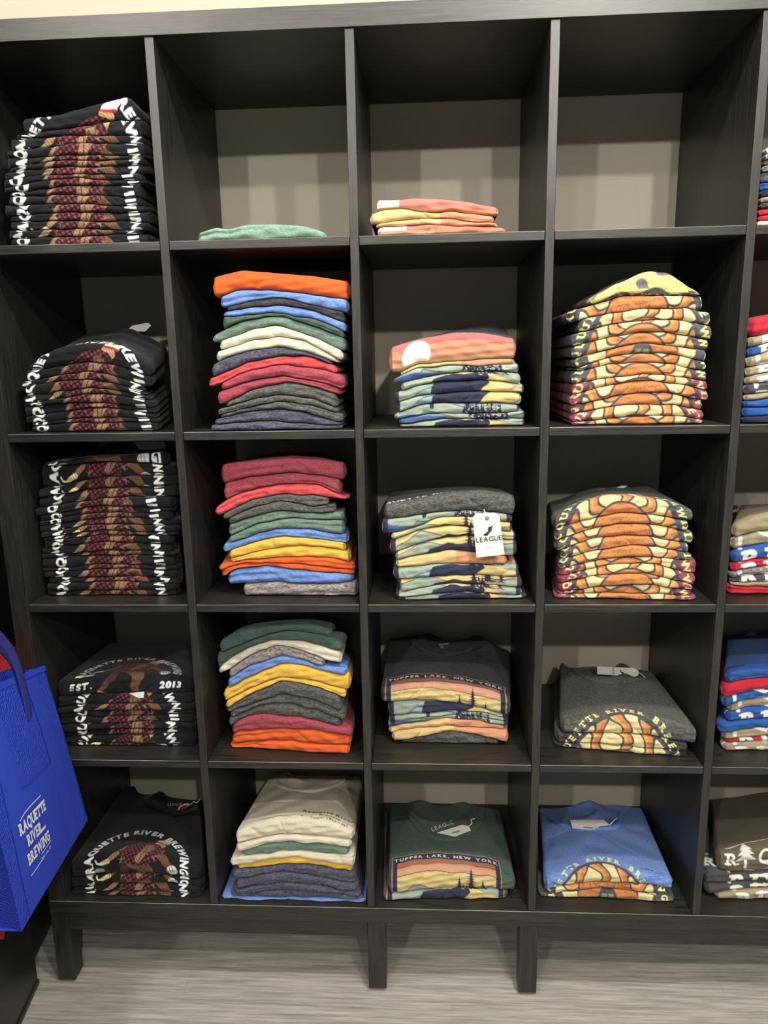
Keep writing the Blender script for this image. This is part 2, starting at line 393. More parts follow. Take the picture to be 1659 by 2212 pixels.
def art_sun(letter=(226, 220, 150)):
    c = Canvas(-.16, .16, -.09, .2)
    U, V = c.U, c.V; rs = c.rs
    GR = (72, 70, 82); PA = (214, 200, 148); OR = (190, 124, 74)
    r = np.hypot(U, V * 1.0); th = np.degrees(np.arctan2(V, U)); up = V > -.002
    R0, R1 = .054, .106
    c.paint((r < R1 + .006) & (V > -.012), GR, .05)
    thw = th + 9 * np.sin((r - R0) * 95)
    ring = up & (r > R0 + .003) & (r < R1)
    c.paint(ring, PA, .05)
    hw = 5.5 + 2 * np.clip((r - R0) / .05, 0, 1)
    for k, a in enumerate((12, 50, 88, 126, 164)):
        s = thw if k < 3 else th - 9 * np.sin((r - R0) * 95)
        d = abs(s - a)
        c.paint(ring & (d < hw + 3.6), GR, .05)
        m = ring & (d < hw) & (r < R1 - .002)
        c.paint(m, OR, .08)
        c.paint(m & ((s - a) > hw * .1) & (rs.uniform(0, 1, U.shape) < .45), (214, 176, 96), .05)
    c.paint((r < R0 + .0042) & up, GR)
    dome = (r < R0) & (V > 0)
    c.paint(dome, (188, 124, 76), .06)
    dots = [(rs.uniform(-.053, .053), abs(rs.normal(0, .016))) for q in range(420)]
    for (x, y) in dots:
        if x * x + y * y < (R0 - .002) ** 2:
            sl = c.box([(x, y)], .0012); mm = (c.U[sl] - x) ** 2 + (c.V[sl] - y) ** 2 < .0006 ** 2; c.paint(c.full(sl, mm), (70, 44, 34))
    # hop leaves under the dome
    lo = (V <= 0) & (V > -.05)
    x = abs(U)
    lobe = lo & (x > .012 + (-V) * .5) & (x < .058 + (-V) * .55) & (V > -.034)
    c.paint((V <= 0) & (V > -.055) & (x < .09), GR, .06)
    c.paint(lobe, (188, 124, 76), .06); c.paint(lobe & (rs.uniform(0, 1, U.shape) < .16), (70, 44, 34))
    c.paint((V <= -.003) & (V > -.026) & (x > .066) & (x < .1 - .3 * (-V)), PA, .06)
    c.paint((V < -.012) & (V > -.05) & (x < .012 + .28 * (-V - .012)), (140, 146, 88), .18)
    c.paint((V < -.012) & (V > -.05) & (x < .0016), GR)
    c.paint((V <= -.036) & (V > -.05) & (x > .045) & (x < .085), PA, .05)
    c.tris(text_arc('RAQUETTE RIVER BREWING', .0195, (0, 0), .1165, .1165, 187, -7, bold=.035, gap=.5, space=.9, slab=True), letter)
    return c.finish()
def art_moon():
    c = Canvas(-.15, .15, -.03, .32)
    U, V = c.U, c.V; full = abs(U) < .136
    c.paint(full & (V < .018 + .002 * np.sin(U * 30)), (192, 150, 114), .07)
    c.paint(full & (V >= .018 + .002 * np.sin(U * 30)) & (V < .047), (194, 134, 108), .06)
    c.paint(full & (V >= .047) & (V < .072), (186, 104, 102), .05)
    c.paint(full & (V >= .072) & (V < .082), (216, 222, 216), .04)
    c.paint((np.hypot(U + .068, V - .03) < .027) & (V > .016), (240, 238, 230))
    c.tris(text_line('RAQUETTE RIVER', .012, (0, .0735), bold=.02, gap=.5), (60, 62, 66))
    return c.finish()
def art_peach():
    c = Canvas(-.15, .15, -.03, .32)
    U, V = c.U, c.V; e = .008 * np.sin(U * 22 + 1)
    c.paint(V > -.02, (204, 158, 116), .05); c.paint((U > -.02 + e) & (V > .004), (198, 126, 100), .06)
    c.paint((V > .018 + .05 * U), (198, 116, 106), .05); c.a[V > .045] = 0
    c.paint((U < -.066) & (U > -.118) & (V > .0155) & (V < .034), (240, 236, 226))
    m = (c.rs.uniform(0, 1, U.shape) < .012) & (V < .02); c.paint(m, (160, 110, 80)); c.a[V > .045] = 0
    return c.finish()
def art_tan():
    c = Canvas(-.15, .15, -.03, .32)
    U, V = c.U, c.V
    c.paint(V > -.02, (206, 176, 124), .05); c.paint((U > .01) & (V > .008 - .06 * U), (196, 140, 108), .06)
    m = (c.rs.uniform(0, 1, U.shape) < .01); c.paint(m, (170, 120, 80))
    return c.finish()
def art_crumple():
    c = Canvas(-.15, .15, -.03, .32)
    U, V = c.U, c.V; n = np.sin(U * 60 + 2 * np.sin(V * 90)) + np.sin(V * 130 + 3 * np.sin(U * 45))
    c.paint((V > .014 + .004 * np.sin(U * 90)) & (V < .075), (206, 204, 128), .08)
    c.paint((V > .016) & (V < .075) & (n > 1.15), (104, 100, 112), .1)
    c.paint((V > .016) & (V < .075) & (c.rs.uniform(0, 1, U.shape) < .05), (90, 90, 60))
    c.tris(text_line('BREWING', .014, (0, -.001), bold=.03, gap=.9, slab=True), (214, 210, 150))
    return c.finish()
def art_turned():
    c = Canvas(-.15, .15, -.03, .33)
    U, V = c.U, c.V; k = V - .10 * (U + .02) * (U < .1)
    c.paint((k > .06) & (k < .092), (34, 38, 48), .1)
    c.paint((k >= .092) & (k < .11), (54, 68, 94), .08)
    c.paint((k >= .11) & (k < .15), (30, 32, 40), .08)
    c.tris(text_line('RAQUETTE RIVER BREWING', .021, (-.01, .066), ang=.09, bold=.03, gap=.12), (215, 215, 212))
    c.tris(text_line('UPPER LAKE', .017, (-.06, .118), ang=.09, bold=.02, gap=.4), (110, 112, 116))
    return c.finish()
def art_river():
    c = Canvas(-.16, .16, -.04, .3)
    c.tris(text_line('RIVER', .052, (0, .004), bold=.05, gap=.2, slab=True), (232, 230, 222), .03)
    c.tris(text_line('R   QUETTE', .05, (0, .058), bold=.02, gap=.16, space=.3, slab=True), (232, 230, 222), .03)
    for i, (w, y) in enumerate(((.028, .07), (.022, .084), (.015, .097))): c.poly([(-.098 - w, y), (-.098 + w, y), (-.098, y + .02)], (214, 212, 206), .05)
    c.stroke([(-.098, .05), (-.098, .075)], .008, .008, (214, 212, 206))
    c.stroke([(-.145, .108), (-.08, .122), (0, .13), (.08, .122), (.145, .108)], .0035, .0035, (214, 208, 196))
    return c.finish()
def art_chest():
    c = Canvas(-.15, .15, -.03, .33); k = (48, 46, 44)
    c.tris(text_line('Raquette River', .0165, (.07, .079), ang=-.05, bold=.025, gap=.08, slab=False, space=.3), k)
    c.tris(text_line('Brewing', .0125, (.075, .066), ang=-.05, bold=.025, gap=.08), k)
    c.tris(text_line('Tupper Lake - NY', .0105, (.075, .053), ang=-.05, bold=.015, gap=.1, space=.3), k)
    return c.finish()
ART = dict(figure=art_figure(), lake=art_lake(), sun=art_sun(), moon=art_moon(), peach=art_peach(), tan=art_tan(), river=art_river(), crumple=art_crumple(), turned=art_turned(), chest=art_chest())

# ------------------------------------------------------------------ structure
WALLM = plain('warm_beige_wall_paint', (184, 176, 158), 0.7, 0.3, bump=0.15, bscale=120)
CEILM = plain('off_white_ceiling_paint', (225, 222, 212), 0.9)
def floor_mat():
    m, nt, b = newmat('grey_oak_vinyl_plank')
    tc = N(nt, 'ShaderNodeTexCoord')
    br = N(nt, 'ShaderNodeTexBrick'); br.inputs['Scale'].default_value = 1.0
    br.inputs['Brick Width'].default_value = 1.22; br.inputs['Row Height'].default_value = 0.18; br.inputs['Mortar Size'].default_value = 0.0012
    br.inputs['Color1'].default_value = (0.36, 0.36, 0.36, 1); br.inputs['Color2'].default_value = (0.64, 0.64, 0.64, 1); br.inputs['Mortar'].default_value = (0.2, 0.2, 0.2, 1)
    mpb = N(nt, 'ShaderNodeMapping'); mpb.inputs['Location'].default_value = (0.35, 0.02, 0)
    nt.links.new(tc.outputs['Object'], mpb.inputs['Vector']); nt.links.new(mpb.outputs['Vector'], br.inputs['Vector'])
    mp = N(nt, 'ShaderNodeMapping'); mp.inputs['Scale'].default_value = (4.5, 105, 1)
    no = N(nt, 'ShaderNodeTexNoise'); no.inputs['Scale'].default_value = 1.5; no.inputs['Detail'].default_value = 7; no.inputs['Roughness'].default_value = .65
    n2 = N(nt, 'ShaderNodeTexNoise'); n2.inputs['Scale'].default_value = 9; n2.inputs['Detail'].default_value = 4
    ad = N(nt, 'ShaderNodeVectorMath', operation='ADD')
    nt.links.new(tc.outputs['Object'], n2.inputs['Vector'])
    sc_ = N(nt, 'ShaderNodeVectorMath', operation='SCALE'); sc_.inputs['Scale'].default_value = .006
    nt.links.new(n2.outputs['Color'], sc_.inputs[0]); nt.links.new(tc.outputs['Object'], ad.inputs[0]); nt.links.new(sc_.outputs['Vector'], ad.inputs[1])
    nt.links.new(ad.outputs['Vector'], mp.inputs['Vector']); nt.links.new(mp.outputs['Vector'], no.inputs['Vector'])
    cr = N(nt, 'ShaderNodeValToRGB'); e = cr.color_ramp.elements
    e[0].position = .28; e[0].color = (*lin((124, 121, 115)), 1); e[1].position = .75; e[1].color = (*lin((206, 202, 194)), 1)
    k = cr.color_ramp.elements.new(.5); k.color = (*lin((168, 164, 156)), 1)
    nt.links.new(no.outputs['Fac'], cr.inputs['Fac'])
    mx = N(nt, 'ShaderNodeMix', data_type='RGBA', blend_type='OVERLAY'); mx.inputs['Factor'].default_value = .25
    nt.links.new(cr.outputs['Color'], mx.inputs[6]); nt.links.new(br.outputs['Color'], mx.inputs[7]); nt.links.new(mx.outputs[2], b.inputs['Base Color'])
    b.inputs['Roughness'].default_value = .5; b.inputs['Specular IOR Level'].default_value = .35
    bp = N(nt, 'ShaderNodeBump'); bp.inputs['Strength'].default_value = .3; bp.inputs['Distance'].default_value = .0008
    nt.links.new(no.outputs['Fac'], bp.inputs['Height']); nt.links.new(bp.outputs['Normal'], b.inputs['Normal'])
    return m
tag(boxes('floor', [(-2.4, 4.2, -4.6, .6, FLOOR - .1, FLOOR)], floor_mat(), bev=0), 'grey wood plank floor', kind='structure')
tag(boxes('wall_back', [(-2.4, 4.2, .398, .52, FLOOR, 2.5)], WALLM, bev=0), 'beige painted wall behind the shelving', kind='structure')
tag(boxes('ceiling', [(-2.4, 4.2, -4.6, .52, 2.5, 2.6)], CEILM, bev=0), 'off white ceiling', kind='structure')

# ------------------------------------------------------------------ shelving unit
DEP = 0.39; TOPZ = 5 * P_ - T_
unit = tag(empty('shelving_unit', (0, 0, 0)), 'black-brown wood grain cube shelving unit, five rows of open cubbies full of folded T-shirts', 'shelf')
XR = 5 * P_ - T_
boxes('top_board', [(-.0375, XR + .0375, -.004, DEP, TOPZ + .0035, TOPZ + .0395)], LAMX, unit)
boxes('bottom_board', [(-.0375, XR + .0375, -.002, DEP, -.038, 0)], LAMX, unit, bev=.0015, edge=EDGE)
boxes('side_panel', [(-.0375, 0, 0, DEP, .0003, TOPZ + .003)], LAMZ, unit)
boxes('side_panel', [(XR, XR + .0375, 0, DEP, .0003, TOPZ + .003)], LAMZ, unit)
for k in range(1, 5):
    boxes('divider', [(k * P_ - T_, k * P_, 0, DEP, .0003, TOPZ + .003)], LAMZ, unit)
for r in range(1, 5):
    for c in range(5):
        boxes('shelf', [(X0(c) + .0006, X0(c) + W_ - .0006, .0004, DEP, Z0(r) - T_, Z0(r))], LAMX, unit, bev=.0013, edge=EDGE)
def base(x0, x1, label):
    b = tag(empty('base_frame', ((x0 + x1) / 2, .19, FLOOR)), label, 'base frame', 'black base frames under the shelving unit')
    L = ((x0 + x1) / 2, .19, FLOOR)
    for x in (x0, x1 - .04):
        for y in (.0015, DEP - .04):
            lg = boxes('leg', [(x, x + .04, y, y + .04, -.2125, -.0385)], LAMZ, b, loc=L)
            f = boxes('foot', [(x + .012, x + .028, y + .012, y + .028, FLOOR, -.2127)], BLACKPL, lg, loc=L)
    boxes('rail', [(x0 + .0404, x1 - .0404, .003, .02, -.0775, -.0385)], LAMX, b, loc=L)
    boxes('rail', [(x0 + .0404, x1 - .0404, DEP - .03, DEP - .012, -.0775, -.0385)], LAMX, b, loc=L)
    for x in (x0 + .01, x1 - .027):
        boxes('rail', [(x, x + .017, .042, DEP - .0405, -.0775, -.0385)], LAMY, b, loc=L)
base(-.039, .7235, 'black base frame with square legs under the left half of the shelving')
base(1.0195, 1.76, 'black base frame with square legs under the right half of the shelving')

# black cabinet standing on the left, its side towards the shelves
CABM = plain('satin_black_laminate', (30, 29, 26), .38, .5, bump=.05)
cab = tag(empty('display_cabinet', (-.082, -.03, FLOOR)), 'smooth black cabinet side left of the shelving, behind the hanging bags', 'cabinet')
cab.rotation_euler = (0, 0, math.radians(8.0) * 1.0)
boxes('side_panel', [(-.4, -.002, -1.05, .03, .012, 1.9)], CABM, cab)
boxes('plinth', [(-.4, .002, -1.05, .03, 0, .011)], plain('dark_plinth', (46, 44, 40), .4), cab)
boxes('back_panel', [(-.4, -.03, .031, .41, .012, 1.9)], CABM, cab)
hk = tube('bag_hook', smoothpath([(-.004, -.36, 1.13), (.03, -.36, 1.13), (.1, -.36, 1.12), (.135, -.36, 1.125), (.145, -.36, 1.15)], 16), .004, plain('black_wire', (22, 22, 22), .35, metal=.6), cab)

# ------------------------------------------------------------------ folded T-shirts
COL = dict(orange=(206, 92, 44), blue=(104, 134, 192), charcoal=(54, 53, 54), green=(98, 118, 106), dkgreen=(68, 84, 77), cream=(208, 200, 178),
           slate=(72, 73, 86), coral=(200, 78, 80), rose=(146, 66, 78), grey=(80, 80, 77), yellow=(218, 176, 78), ltgrey=(134, 127, 125), black=(21, 22, 25),
           maroon=(132, 66, 80), sage=(118, 146, 131), navy=(38, 44, 66), olive=(92, 86, 70), tan=(150, 138, 112), red=(176, 44, 56), royal=(44, 84, 150), dkgrey=(70, 71, 74), peach=(222, 168, 112))
HEATH = dict(orange=0, blue=1, charcoal=2, green=1, dkgreen=1, cream=0, slate=2, coral=1, rose=1, grey=2, yellow=0, ltgrey=2, black=0, maroon=2, sage=1,
             navy=0, olive=0, tan=0, red=0, royal=0, dkgrey=0, peach=0)
CNAME = dict(orange='orange', blue='light blue', charcoal='black melange', green='heather green', dkgreen='dark green', cream='cream', slate='slate blue-grey',
             coral='coral red', rose='faded red', grey='charcoal', yellow='yellow', ltgrey='light grey', black='black', maroon='maroon', sage='pale green',
             navy='navy', olive='olive', tan='khaki', red='red', royal='royal blue', dkgrey='dark grey', peach='peach')
ARTN = dict(figure='plaid-figure', lake='lake-scene', sun='half-sun', moon='sunset-and-moon', peach='peach-sunset', tan='tan-sunset', river='white-lettered', chest='small-lettered', crumple='yellow-green print', turned='turned-back')
ORD = ['topmost', 'second from top', 'third from top', 'fourth from top', 'fifth from top', 'sixth from top', 'seventh from top', 'eighth from top', 'ninth from top', 'tenth from top',
       'eleventh from top', 'twelfth from top', 'thirteenth from top', 'fourteenth from top', 'fifteenth from top', 'sixteenth from top', 'seventeenth from top', 'eighteenth from top', 'nineteenth from top', 'twentieth from top']
CN = ['first', 'second', 'third', 'fourth', 'fifth']
def interp_lin(x, xs, zs):
    """smooth monotone-ish interpolation with linear extension"""
    z = np.interp(x, xs, zs)
    lo = x < xs[0]; hi = x > xs[-1]
    if lo.any(): z[lo] = zs[0] + (x[lo] - xs[0]) * (zs[1] - zs[0]) / (xs[1] - xs[0] + 1e-9) * .5
    if hi.any(): z[hi] = zs[-1] + (x[hi] - xs[-1]) * (zs[-1] - zs[-2]) / (xs[-1] - xs[-2] + 1e-9) * .5
    return z
class Curve:
    def __init__(s, xs, zs):
        o = np.argsort(xs); s.xs = np.array(xs)[o]; s.zs = np.array(zs)[o]
        g = np.linspace(s.xs[0], s.xs[-1], 60); z = interp_lin(g, s.xs, s.zs)
        zp = np.pad(z, 4, mode='reflect', reflect_type='odd'); k = np.hanning(9); k /= k.sum()
        s.g = g; s.gz = np.convolve(zp, k, 'valid')
    def __call__(s, x): return interp_lin(x, s.g, s.gz)

STACKS = {}
def stack(c, r, crop, rows, base=None, yf=(.03, .03), back=None, seed=0, yb=.345):
    """rows from the top: (colour, art or None, cloth offset, [points of the upper edge in crop pixels]); crop=(x0,y0,scale)"""
    cx, cy, cs = crop; rng = random.Random(seed * 31 + c * 7 + r); zs = Z0(r) + .0006
    xlo, xhi = X0(c) + .004, X0(c) + W_ - .004
    xa, xb = xlo, xhi
    def YF(x): return yf[0] + (yf[1] - yf[0]) * np.clip((np.asarray(x) - xlo) / (xhi - xlo), 0, 1)
    def unp(pts, Yfun):
        xs, z = [], []
        for (a, b) in pts:
            px, py = cx + a / cs, cy + b / cs; Y = Yfun(None) if Yfun(None) is not None else None
            if Y is None:
                q = atY(px, py, yf[0]); q = atY(px, py, float(YF(q[0])) + .006)
            else: q = atY(px, py, Y)
            xs.append(q[0]); z.append(q[2])
        return xs, z
    curves = []
    for row in rows:
        xs, z = unp(row[3], lambda _: None)
        curves.append([np.clip(xs, xlo, xhi), np.array(z)])
    for i, (xs, z) in enumerate(curves):
        for k in range(1, len(xs)):
            if xs[k] <= xs[k - 1]: xs[k] = xs[k - 1] + .001
    C = [Curve(x, z) for x, z in curves]
    bk = None
    if back:
        xs, z = unp(back, lambda _: yb); bk = Curve(xs, z); bx = (max(min(xs), xlo), min(max(xs), xhi))
    n = len(rows); grp = 'folded T-shirts piled in the %s column, %s row' % (CN[c], CN[r - 1])
    G = np.linspace(xlo, xhi, 161)
    Z = np.array([cv(G) for cv in C] + [np.full_like(G, zs)])
    hmin = .0065
    for i in range(n):      # cloth never lies quite straight
        f1, f2, f3 = rng.uniform(18, 35), rng.uniform(45, 80), rng.uniform(110, 190)
        am_ = 0.0011 if i else 0.0006
        Z[i] += am_ * (np.sin(G * f1 + rng.uniform(0, 6)) + .6 * np.sin(G * f2 + rng.uniform(0, 6)) + .35 * np.sin(G * f3 + rng.uniform(0, 6)))
    for i in range(n - 1, -1, -1): Z[i] = np.maximum(Z[i], Z[i + 1] + hmin)
    topf = Z[0].copy()
    if bk is not None:
        zb_ = bk(G); ratio = np.clip((zb_ - zs) / (topf - zs), .45, 1.6)
    else: ratio = np.full_like(G, .97)
    if bk is not None:      # common stretch sideways, kept inside the cubby
        am = min(float(q[0][0]) for q in curves); aM = max(float(q[0][-1]) for q in curves); s0, s1 = curves[0][0][0], curves[0][0][-1]
        bm = list(bx)
        for q in range(200):
            g = lambda v: bm[0] + (v - s0) / (s1 - s0) * (bm[1] - bm[0])
            if g(am) < xlo: bm[0] += .0006
            if g(aM) > xhi: bm[1] -= .0006
    k9 = np.hanning(21); k9 /= k9.sum(); ratio = np.convolve(np.pad(ratio, 10, mode='edge'), k9, 'valid')
    for i, row in enumerate(rows):
        colr, art, voff = row[0], row[1], row[2]; opt = row[4] if len(row) > 4 else {}
        x0, x1 = float(curves[i][0][0]), float(curves[i][0][-1])
        topshirt = i == 0
        printed = art is not None
        dxs = .0009 if printed else .0025
        nu = max(12, int((x1 - x0) / dxs)); x = np.linspace(x0, x1, nu)
        e = np.array([.0003, .0007, .0012, .002, .003, .0045]); x = np.unique(np.concatenate([x, x0 + e, x1 - e])); nu = len(x)
        zt = np.interp(x, G, Z[i]); zb = np.interp(x, G, Z[i + 1]) + .0007
        h = zt - zb; zm = (zt + zb) / 2; hm = float(np.median(h))
        a = max(.003, min(.32 * hm, .008)); d = np.minimum(x - x0, x1 - x)
        en = np.sqrt(np.clip(1 - ((a - np.clip(d, 0, a)) / a) ** 2, 0, 1)) * .999 + .001
        h = h * en
        ry = min(.0055 + .35 * hm, .017)
        jit = rng.uniform(-.003, .004) + opt.get('dy', 0)
        ysag = .0015 * np.sin(x * rng.uniform(20, 45) + rng.uniform(0, 6)) + .001 * np.sin(x * rng.uniform(70, 120) + rng.uniform(0, 6))
        yfr = YF(x) + jit + ysag
        # cross-section
        K = 22 if printed else 14
        K = int(K * max(1, hm / .014)); ph = np.linspace(math.pi / 2, -math.pi / 2, K)
        if topshirt:
            st = .001 if printed else .0035
            if opt.get('deep'): ty = np.concatenate([np.linspace(1, .62, 50, endpoint=False), np.linspace(.62, 0, int(.2 / st))])
            else: ty = np.linspace(1, 0, 60)
        else: ty = np.linspace(1, 0, 36) ** 1.3
        ybk = yb - rng.uniform(0, .014)
        nt_ = len(ty); tb = np.linspace(0, 1, 34)[1:] ** 1.3
        npf = nt_ + K + len(tb)
        Y = np.zeros((nu, npf)); Zz = np.zeros((nu, npf)); yc = yfr + ry
        Y[:, :nt_] = yc[:, None] + (ybk - yc)[:, None] * ty[None, :]; Zz[:, :nt_] = (zm + h / 2)[:, None]
        cph = np.sign(np.cos(ph)) * np.abs(np.cos(ph)) ** .62; sph = np.sign(np.sin(ph)) * np.abs(np.sin(ph)) ** .8
        # crease between the cloth layers
        g0 = rng.uniform(-.5, .6); gs = rng.uniform(-3, 3); xm = (x0 + x1) / 2
        side = rng.choice([-1, 1]); fade = np.clip(.5 + side * (x - xm) / (x1 - x0) * 1.6, 0, 1) ** 1.5
        amp = min(.3 * ry, .003) * (0.35 if printed else 1.0)
        gro = amp * fade[:, None] * np.exp(-((ph[None, :] - g0 - gs * (x - xm)[:, None]) / .2) ** 2)
        sx = np.clip(d / .006, .25, 1)[:, None]
        Y[:, nt_:nt_ + K] = yc[:, None] - (ry * cph[None, :]) * sx + gro
        Zz[:, nt_:nt_ + K] = zm[:, None] + (h / 2)[:, None] * sph[None, :]
        Y[:, nt_ + K:] = yc[:, None] + (ybk - yc)[:, None] * tb[None, :]; Zz[:, nt_ + K:] = (zm - h / 2)[:, None]
        # arc length from the lower end of the fold, used for the print
        hr = hm
        sv = np.zeros(npf); yr = np.concatenate([.3 * ty + ry, ry - ry * cph]); zr = np.concatenate([np.full(nt_, hr / 2), hr / 2 * sph])
        ds = np.hypot(np.diff(yr), np.diff(zr)); cum = np.concatenate([[0], np.cumsum(ds)]); sv[:nt_ + K] = cum[-1] - cum; sv[nt_ + K:] = -.01 - tb * .3
        # stretch towards the back
        fy = np.clip((Y - max(yf) - .02) / (yb - max(yf) - .02), 0, 1)
        if bk is not None: fz = 1 + (np.interp(x, G, ratio)[:, None] - 1) * fy ** opt.get('pw', 1.0)
        else: fz = 1 - .03 * fy
        Zz = zs + (Zz - zs) * fz
        X = np.repeat(x[:, None], npf, 1)
        if bk is not None:
            b0, b1 = bm; s0, s1 = curves[0][0][0], curves[0][0][-1]; t = (x - s0) / (s1 - s0); xt = b0 + t * (b1 - b0)
            X = X + (xt - x)[:, None] * fy
            X = np.clip(X, xlo, xhi)
        # wrinkles
        amp_w = opt.get('wr', .0012 if topshirt else .0004)
        w = 0
        for q in range(5):
            fx_, fy_, p_ = rng.uniform(15, 70), rng.uniform(20, 75), rng.uniform(0, 6.3)
            w = w + np.sin(X * fx_ * rng.choice([-1, 1]) + Y * fy_ + p_) * rng.uniform(.4, 1)
        wt = np.zeros(npf); wt[:nt_] = np.clip(ty * 6, .15, 1); wt[nt_:nt_ + K] = .15 * np.clip(sph, 0, 1)
        if topshirt:
            wv = amp_w * w / 2.2 * wt[None, :] * np.clip(d / .02, 0, 1)[:, None]
            rd = np.abs(np.sin(X * rng.uniform(8, 14) + Y * rng.uniform(20, 34) + rng.uniform(0, 6) + .8 * np.sin(X * 30))) ** .5
            wv = wv + amp_w * 1.1 * (rd - .7) * wt[None, :] * np.clip(d / .03, 0, 1)[:, None]
            Zz = Zz + np.maximum(wv, -.25 * h[:, None])
        Yn = (.0006 * np.sin(X * rng.uniform(80, 160) + Zz * 260 + rng.uniform(0, 6)) + .0007 * np.sin(X * rng.uniform(35, 70) - Zz * 420 + rng.uniform(0, 6))
              + .0016 * np.exp(-((X - rng.uniform(x0, x1) - (Zz - zm[:, None]) * rng.uniform(-1.2, 1.2)) / .0035) ** 2) + .0013 * np.exp(-((X - rng.uniform(x0, x1) - (Zz - zm[:, None]) * rng.uniform(-1.5, 1.5)) / .005) ** 2)) * (np.arange(npf) >= nt_)[None, :] * (np.arange(npf) < nt_ + K)[None, :]
        Y = Y + Yn
        # neckline hollow
        if opt.get('neck'):
            nx, ny, rx_, ry_, dp = opt['neck']; q = ((X - nx) / rx_) ** 2 + ((Y - ny) / ry_) ** 2
            hollow = np.minimum(dp * 1.6 * np.clip(1.1 - q, 0, 1) ** .4, .45 * h[:, None])
            sq = np.sqrt(q); ridge = .009 * np.exp(-((sq - 1.18) / .2) ** 2) * np.clip(np.abs(X - nx) / rx_ * 1.6 - .5, 0, 1)
            Zz = Zz + (ridge - hollow * np.minimum(1, h[:, None] / .012)) * (wt[None, :] > .5)
        V = np.stack([X, Y, Zz], -1)
        base_c = lin(COL[colr])
        if printed:
            uc = (x0 + x1) / 2 + opt.get('du', rng.uniform(-.004, .004)); cols = ART[art].sample(X * 0 + (x[:, None] - uc) / opt.get('us', 1.0), np.repeat((sv / opt.get('vs', 1.0) + voff)[None, :], nu, 0), base_c[None, None, :])
            hid = np.zeros(npf, bool); hid[nt_ + K:] = True; cols[:, hid] = np.append(base_c, 1)
        else: cols = np.ones((nu, npf, 3)) * base_c
        org = np.array([float((x0 + x1) / 2), .19, float(zm.mean())])
        me = grid_mesh('folded_tshirt', V - org, True, cols)
        o = link('folded_tshirt', me, FAB[HEATH[colr]])
        lab = '%s%s T-shirt, %s in pile, %s column, %s row' % (CNAME[colr], (' ' + ARTN[art]) if art else '', ORD[i], CN[c], CN[r - 1])
        if art in ('tan', 'peach', 'moon'): lab = lab.replace(CNAME[colr] + ' ', '', 1)
        if 'look' in opt: lab = opt['look'] + ', %s column, %s row' % (CN[c], CN[r - 1])
        o.location = org
        tag(o, lab, 'shirt', grp)
        STACKS[(c, r, i)] = (o, org)
    return

F = 'figure'
fr = random.Random(77)
def fig_row(center_y, xl, xr, dl, dr, cxm=500, v=None, bump=0):
    """black figure shirt row from the height of its upper edge at the pile's middle"""
    return ('black', F, fr.uniform(.08, .108) if v is None else v, [(xl, center_y + dl), ((xl + cxm) / 2, center_y + dl * .45 - bump), (cxm, center_y - bump), ((xr + cxm) / 2, center_y + dr * .3 - bump), (xr, center_y + dr)])

# ---- first column (black shirts)
L_ = (0, 0, 3.318)
rows = [('black', F, .135, [(150, 850), (330, 835), (600, 770), (780, 720), (915, 672), (1010, 800)], {'wr': .0015}),
        ('black', F, .125, [(110, 985), (300, 945), (600, 900), (850, 862), (1040, 860)])]
ys = [965, 1035, 1110, 1150, 1195, 1250, 1285, 1335, 1398, 1465, 1525, 1580, 1640, 1693]
for k, y in enumerate(ys):
    rows.append(fig_row(y, fr.uniform(25, 75), fr.uniform(1010, 1095), fr.uniform(35, 62) if k < 8 else fr.uniform(5, 35), fr.uniform(-15, 25)))
stack(0, 1, L_, rows, yf=(.03, .03), seed=1)
L_ = (0, 660, 3.456)
rows = [('black', F, .118, [(215, 470), (300, 380), (430, 320), (600, 285), (850, 285), (1000, 345), (1120, 450)], {'deep': 1})]
for y, xl, xr, dl, dr in ((418, 190, 1120, 80, 115), (495, 160, 1070, 75, 105), (548, 185, 1085, 60, 100), (610, 175, 1120, 70, 80), (658, 180, 1150, 90, 55), (722, 180, 1160, 35, 40), (765, 185, 1160, 70, 35), (835, 230, 1180, 50, 15), (870, 232, 1180, 35, 12)):
    rows.append(fig_row(y, xl, xr, dl, dr, 650))
stack(0, 2, L_, rows, yf=(.03, .03), back=[(250, 370), (500, 270), (640, 225), (850, 180), (1000, 185), (1100, 150), (1200, 150), (1245, 200)], seed=2)
L_ = (0, 930, 3.456)
rows = [('black', F, .06, [(330, 250), (500, 215), (700, 190), (1000, 180), (1250, 160)], {'deep': 1}),
        ('black', F, .066, [(290, 270), (500, 250), (780, 232), (1000, 240), (1320, 250)])]
for k, (y, xl, xr) in enumerate(((350, 285, 1335), (425, 285, 1335), (505, 245, 1300), (560, 290, 1300), (610, 290, 1280), (650, 285, 1340), (700, 310, 1340), (742, 320, 1330), (775, 330, 1290), (832, 300, 1290), (895, 290, 1320), (926, 300, 1320), (1003, 285, 1340), (1030, 320, 1340), (1090, 355, 1350), (1128, 350, 1330), (1185, 350, 1330))):
    rows.append(fig_row(y, xl, xr, (90 - 5 * k if k < 14 else 10), (-20 if k < 3 else 5 + 3 * (k % 4)), 780, v=.075 if k == 0 else None))
stack(0, 3, L_, rows, yf=(.055, .055), back=[(540, 190), (800, 120), (1000, 90), (1290, 110)], seed=3)
L_ = (0, 1330, 3.456)
rows = [('black', F, .004, [(415, 500), (700, 452), (1000, 440), (1250, 450), (1445, 470)], {'deep': 1, 'wr': .0006, 'du': .005, 'vs': 1.0})]
for y, xl, xr, v in ((583, 410, 1450, .112), (655, 410, 1460, .08), (698, 440, 1440, .115), (742, 440, 1460, .09), (793, 440, 1460, .115), (838, 410, 1460, .112), (883, 440, 1460, .115), (952, 445, 1450, .075)):
    rows.append(fig_row(y, xl, xr, 22, -8, 930, v=v))
